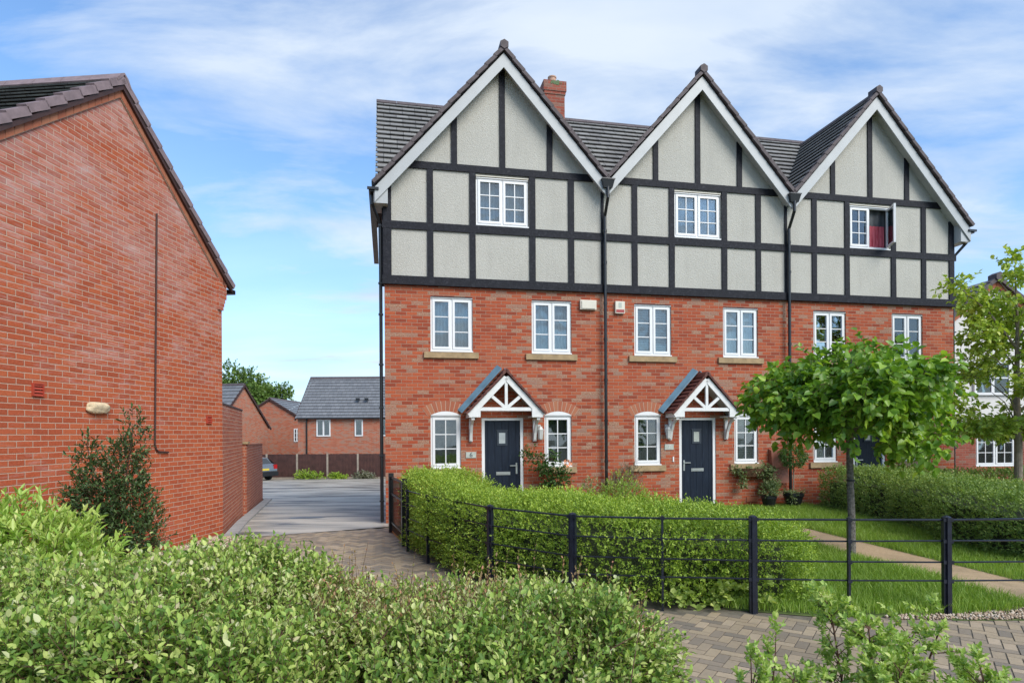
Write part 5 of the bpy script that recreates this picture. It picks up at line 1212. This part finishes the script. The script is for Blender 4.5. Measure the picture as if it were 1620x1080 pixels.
for a, b in (((.25, 0, 1.9), .1), ((-.25, 0, 1.75), 0), ((0, 0, 1.4), 0)): m.tube([(0, 0, 0), (a[0] * .4, a[1], a[2] * .5), a], [.02, .012, .004], 6)
m.build('stem', M['twig'], s)
# small open sapling at the bottom right: twiggy stems with bright leaves at the ends
def sapling(label, x, y, stems, seed, leaf=.030, name='young_shrub'):
    random.seed(seed); r = thing(name, label, 'shrub', (x, y, 0)); m = MB(); Bs, Os = [], []
    for (tx, ty, tz, k) in stems:
        pts = [Vector((random.uniform(-.05, .05), random.uniform(-.05, .05), 0))]; n_ = 5
        for q in range(1, n_ + 1): f = q / n_; pts.append(Vector((tx * f ** 1.3 + random.uniform(-.02, .02), ty * f + random.uniform(-.02, .02), tz * f)))
        m.tube(pts, [.009 * (1 - .8 * q / n_) + .0015 for q in range(n_ + 1)], 6)
        for q in range(int(k * 1.6)):
            f = random.uniform(.5, 1.0) ** .8; i0 = min(int(f * n_), n_ - 1); p = pts[i0].lerp(pts[i0 + 1], f * n_ - i0); d = Vector((random.uniform(-1, 1), random.uniform(-1, 1), random.uniform(.1, 1.1))).normalized(); l = random.uniform(.05, .17)
            e = p + d * l; m.tube([p, p.lerp(e, .5) + Vector((0, 0, .01)), e], [.003, .0022, .001], 4)
            for w in range(7): Bs.append(tuple(p.lerp(e, random.uniform(.35, 1)))); Os.append(tuple(d + Vector((random.uniform(-.7, .7), random.uniform(-.7, .7), random.uniform(-.2, .6)))))
    m.build('stem', M['twig'], r); B, O = np.array(Bs), np.array(Os)
    P, D, N, t = twig_leaves(B, O, rng.uniform(.03, .07, len(B)), 6, up=.6)
    leaves_obj('foliage', P, D, N, leaf * rng.uniform(.6, 1.2, len(P)), .55, np.clip(.55 + rng.normal(size=len(P)) * .2, 0, 1), M['leaf_laurel2'], r); return r
M['leaf_laurel2'] = leaf_mat('leaf_sapling', [(0.0, (0.07, 0.16, 0.03)), (0.5, (0.16, 0.28, 0.06)), (1.0, (0.32, 0.44, 0.13))], gain=(2.2, 1.75, 1.8))
sapling('open twiggy young shrub with bright leaves, largest one at the bottom right on the paving', 1.72, 2.95, [(-.18, .1, 1.00, 20), (-.02, 0, .92, 17), (.18, .05, .86, 20), (.34, .0, .96, 8), (.0, -.2, .78, 15), (.40, -.2, .74, 15), (-.12, -.25, .80, 14), (.48, -.05, .68, 12), (.24, -.3, .70, 14)], 3)
sapling('small twiggy shrub poking up left of the larger young shrub at the bottom', 1.05, 2.65, [(.07, .05, .88, 7), (.12, -.05, .82, 7), (.2, 0, .77, 5)], 5)
sapling('low tuft of bright leaves, leftmost of the young shrubs at the bottom right', .93, 2.50, [(-.02, 0, .80, 7), (.03, .02, .84, 8), (.0, -.1, .76, 8)], 8)

def tree(name, label, cat, x, y, z0, trunk, limbs, lobes, ntw, leaf, lw, nl, mat, barkm, tl, up, seed, droop=.2, shell=.5, extra=None, group=None, tb=.38, outk=1.0):
    r = thing(name, label, cat, (x, y, z0), 0, group); m = MB(); m.tube([t[:3] for t in trunk], [t[3] for t in trunk], 12)
    for lb in limbs: m.tube([t[:3] for t in lb], [t[3] for t in lb], 7)
    m.build('trunk', M[barkm], r, smooth=True)
    shrub(r, lobes, ntw, leaf, lw, nl, mat, tl, up=up, seed=seed, stick=.004, shell=shell, name='crown', droop=droop, tb=tb, outk=outk)
    return r
random.seed(12)
# round topped lime tree on the lawn
lobes, limbs = [], []
r3 = np.random.default_rng(33)
for q in range(46):
    a = r3.random() * 6.28; f = math.sqrt(r3.random()) * 1.32; cx_, cy_ = f * math.cos(a), f * math.sin(a); ztop = 2.95 - .42 * (f / 1.35) ** 2; z = r3.uniform(1.98 + (.05 if math.cos(a) > -.2 else .14) * f, ztop); s_ = r3.uniform(.17, .30); lobes.append((cx_, cy_, z, s_ * 1.15, s_ * 1.15, s_ * .62))
for a, f, z in ((0.25, 1.05, 1.62), (-.15, .85, 1.72), (.1, 1.30, 1.80), (3.6, .95, 2.05), (3.3, 1.3, 2.15), (2.9, .6, 1.85), (5.0, .6, 1.8), (4.2, 1.0, 1.9), (5.6, 1.0, 1.65), (0.0, .72, 1.86)): lobes.append((f * math.cos(a), f * math.sin(a), z, .24, .24, .17))
for a, f, z in ((3.14, 1.08, 2.3), (2.8, .95, 2.15), (3.5, 1.05, 2.2), (3.2, .8, 2.1), (3.9, .8, 2.1), (2.5, 1.15, 2.35)): lobes.append((f * math.cos(a), f * math.sin(a), z, .3, .3, .2))
for q in range(16):
    a = q * 2.4; f = random.uniform(.7, 1.25); zt = random.uniform(2.0, 2.9); limbs.append([(0, 0, 1.72 + .02 * q, .035), (f * .4 * math.cos(a), f * .4 * math.sin(a), 1.9 + (zt - 1.9) * .5, .022), (f * math.cos(a), f * math.sin(a), zt, .007)])
lt = tree('lime_tree', 'round topped standard lime tree on the lawn in front of the right end townhouse', 'tree', 4.86, 8.9, 0.02, [(0, 0, 0, .066), (0.01, 0, .1, .056), (.012, 0, .6, .048), (-.004, 0, 1.1, .046), (-.014, 0, 1.7, .044), (0, 0, 2.3, .028)], limbs, lobes, 1650, .112, .80, 6, M['leaf_lime'], 'bark', (.12, .30), -.25, 34, .28, .75)
tb_ = MB(); tb_.tube([(0, 0, 1.12), (0, 0, 1.15)], .058, 14); tb_.build('tree_tie', M['black'], lt)
# maple at the right edge
lobes, limbs = [], []
r3 = np.random.default_rng(5)
for q in range(60):
    z = 1.9 + 3.3 * r3.random() ** 1.5; rad = 1.75 * math.sin(min(1, (5.9 - z) / 3.9) * 1.45) * (0.75 if z < 2.3 else 1); a = r3.random() * 6.28; f = math.sqrt(r3.random()) * rad; s_ = r3.uniform(.15, .33); lobes.append((f * math.cos(a), f * math.sin(a), z, s_ * 1.3, s_ * 1.3, s_ * .6))
lobes += [(-1.45, -.2, 4.95, .26, .2, .2), (-1.15, -.2, 4.6, .22, .2, .16), (-.15, 0, 5.5, .14, .14, .22), (-.05, 0, 5.2, .2, .2, .2)]
for q in range(20):
    a = q * 2.4 + .4; zt = 2.3 + 3.0 * q / 20; f = 1.55 * math.sin(min(1, (5.9 - zt) / 3.9) * 1.45) * .8; limbs.append([(0, 0, max(1.9, zt - .8), .02), (f * .5 * math.cos(a), f * .5 * math.sin(a), zt - .25, .010), (f * math.cos(a), f * math.sin(a), zt, .005)])
limbs.append([(0, 0, 3.6, .03), (-.7, -.1, 4.4, .018), (-1.5, -.2, 5.0, .005)])
tree('maple_tree', 'airy pale trunked maple tree at the right edge in front of the white house', 'tree', 10.95, 13.4, 0.0, [(0, 0, 0, .085), (0, 0, 1.6, .075), (-.03, 0, 2.6, .06), (.0, 0, 4.2, .03), (-.05, 0, 5.4, .01)], limbs, lobes, 2100, .10, .85, 6, M['leaf_maple'], 'bark_pale', (.10, .26), .0, 35, .15, .8, tb=.45)
# big far tree behind the houses
lobes = []
for q in range(46):
    a = random.random() * 6.28; f = math.sqrt(random.random()) * 5.2; lobes.append((f * math.cos(a), f * .6 * math.sin(a), random.uniform(6.0, 13.6) - f * .62, random.uniform(1.1, 1.9), 1.4, random.uniform(.9, 1.4)))
for q in range(14): lobes.append((5.2 + random.uniform(-1.2, 1.6), random.uniform(-1, 1), random.uniform(6.0, 9.4), random.uniform(.7, 1.1), 1, random.uniform(.7, 1.0)))
tree('background_tree', 'big broad green tree rising behind the far brick houses', 'tree', -34.5, 75.0, gz(75), [(0, 0, 0, .4), (0, 0, 5, .3), (0, 0, 9, .1)], [], lobes, 7000, .30, .7, 5, M['leaf_far'], 'bark', (.3, .8), .2, 36, .1, .8)

# plants against the terrace (terrace coordinates)
def tp(name, label, cat, lx, ly, z=0.05): x, y, _ = T(lx, ly); return thing(name, label, cat, (x, y, z), TH)
s = tp('climbing_rose', 'climbing rose with one peach bloom beside navy door 6', 'rose', 3.35, -.35)
lob = [(.05, 0, .35, .25, .18, .4), (.12, 0, .75, .22, .15, .25), (-.05, 0, 1.05, .25, .12, .16), (-.32, -.02, 1.33, .20, .1, .12), (-.12, 0, 1.2, .2, .1, .12), (.25, 0, .95, .15, .12, .22), (.42, 0, .85, .14, .1, .16), (.25, 0, 1.25, .08, .08, .18), (-.5, 0, 1.45, .1, .06, .06)]
shrub(s, lob, 360, .055, .62, 7, M['leaf_rose'], (.06, .16), up=.1, seed=41, stick=.003, shell=.9)
fl = MB()
for q in range(16):
    a = q * 2.4; e = .012 + .004 * q; fl.poly([(.43 + e * math.cos(a), -.20 + e * .5 * math.sin(a), 1.17 + .02 * math.sin(a)), (.43 + (e + .035) * math.cos(a - .4), -.22 + .5 * e * math.sin(a - .4), 1.17 + (e + .02) * math.sin(a - .4)), (.43 + (e + .04) * math.cos(a + .4), -.21, 1.18 + (e + .02) * math.sin(a + .4))])
fl.build('bloom', M['peach'], s)
s = tp('lavender_bush', 'grey green wispy bush by the middle downpipe', 'shrub', 5.1, -.45)
shrub(s, [(0, 0, .55, .32, .25, .45), (.15, 0, .85, .22, .2, .3), (-.15, 0, .7, .2, .2, .3)], 420, .038, .3, 9, M['leaf_grey'], (.08, .2), up=.9, seed=42, stick=.002, shell=.9)
s = tp('hebe_bush', 'bright green mounded bush behind the front hedge between doors 6 and 7', 'shrub', 4.75, -1.15)
shrub(s, [(0, 0, .45, .42, .35, .52), (.25, 0, .4, .35, .3, .38), (-.25, 0, .4, .3, .3, .35)], 620, .04, .4, 8, M['leaf_laurel'], (.06, .14), up=.6, seed=43, shell=.5)
s = tp('pale_flower_bush', 'small pale flowering bush left of the bright mounded bush', 'shrub', 4.18, -.9)
shrub(s, [(0, 0, .42, .22, .2, .45)], 200, .035, .6, 7, M['leaf_ivy'], (.05, .12), up=.6, seed=44, shell=.7, tb=.6)
# wall trough with trailing ivy
s = tp('wall_trough', 'coir lined wall trough with trailing ivy under the right window of door 7', 'planter', 8.38, -.02, .62)
m = MB(); n = 12
for q in range(n):
    a0, a1 = math.pi * q / n, math.pi * (q + 1) / n
    Pq = lambda a, f: (-.42 * math.cos(a) if f else -.36 * math.cos(a), -.02 - .26 * math.sin(a) if f else -.02 - .2 * math.sin(a) * .8, .40 if f else .20)
    m.poly([Pq(a0, 0), Pq(a1, 0), Pq(a1, 1), Pq(a0, 1)]); m.poly([(0, -.02, .385), Pq(a0, 1), Pq(a1, 1)]); m.poly([(0, -.02, .20), Pq(a1, 0), Pq(a0, 0)])
m.build('basket', M['trough'], s)
shrub(s, [(-.38, -.15, .38, .16, .1, .1), (-.30, -.18, .15, .06, .05, .25), (-.28, -.18, -.08, .05, .05, .16), (.32, -.15, .34, .22, .12, .16), (.42, -.18, .1, .16, .1, .26), (.38, -.18, -.15, .14, .1, .2), (0, -.15, .40, .2, .1, .05)], 460, .038, .75, 6, M['leaf_ivy'], (.05, .12), up=-.4, seed=45, shell=.9)
def pot(lx, ly, r, h, label, name):
    s = tp(name, label, 'potted plant', lx, ly, .10); m = MB(); m.lathe([(0, .0), (r * .62, 0), (r * .95, h * .75), (r * 1.04, h * .78), (r * 1.04, h), (r * .93, h), (r * .9, h * .88), (0, h * .88)], (0, 0, 0), 20); m.build('pot', M['black'], s, smooth=False); return s
s = pot(8.62, -.40, .17, .30, 'black pot with grey green trailing plant under the wall trough', 'potted_plant')
shrub(s, [(0, 0, .38, .2, .18, .14), (.1, -.05, .5, .14, .12, .14)], 220, .035, .6, 7, M['leaf_ivy'], (.05, .12), up=.3, seed=46, shell=.8, tb=.3)
s = pot(9.22, -.45, .22, .36, 'ball topped standard bay tree in a black pot by the right downpipe', 'topiary')
m = MB(); m.tube([(0, 0, .3), (.01, 0, .8), (0, 0, 1.05)], [.016, .013, .012], 8); m.build('stem', M['bark_pale'], s)
shrub(s, [(0, 0, 1.18, .25, .25, .23)], 420, .042, .45, 7, M['leaf_rose'], (.05, .12), up=.2, seed=47, shell=.5, tb=.5, name='ball')
shrub(s, [(0, 0, .36, .22, .2, .06), (-.12, -.16, .26, .1, .06, .12)], 110, .03, .7, 6, M['leaf_ivy'], (.04, .1), up=.1, seed=48, shell=.9, name='underplanting')
# weeds at the far fence
for q, (x, y, s_, lb) in enumerate(((-13.2, 39.5, .55, 'clump of weeds at the foot of the brown fence, left of the pale one'), (-7.9 - 1.7, 39.5, .4, 'pale grey clump of weeds at the foot of the brown fence'), (-11.3, 39.5, .3, 'lowest clump of weeds at the brown fence foot, in the middle'))):
    s = thing('weed_clump', lb, 'weeds', (x, y, gz(39.5)), 0)
    shrub(s, [(0, 0, s_ * .3, s_ * 1.3, .25, s_ * .6), (s_ * 1.3, 0, s_ * .2, s_, .2, s_ * .4)], 160, .12, .6, 5, M['leaf_privet'] if q != 1 else M['leaf_grey'], (.1, .25), up=.8, seed=60 + q, shell=.9)
# low plants at the hedge foot near the railings
s = thing('groundcover_plant', 'broad leaved bright green plant at the foot of the front hedge by the railings', 'plant', (2.15, 6.55, 0))
shrub(s, [(0, 0, .13, .2, .14, .16), (.42, .02, .12, .2, .12, .15), (-.35, .02, .10, .2, .10, .12)], 90, .07, .9, 5, M['leaf_privet2'], (.04, .1), up=.7, seed=71, shell=.9, tb=.6)
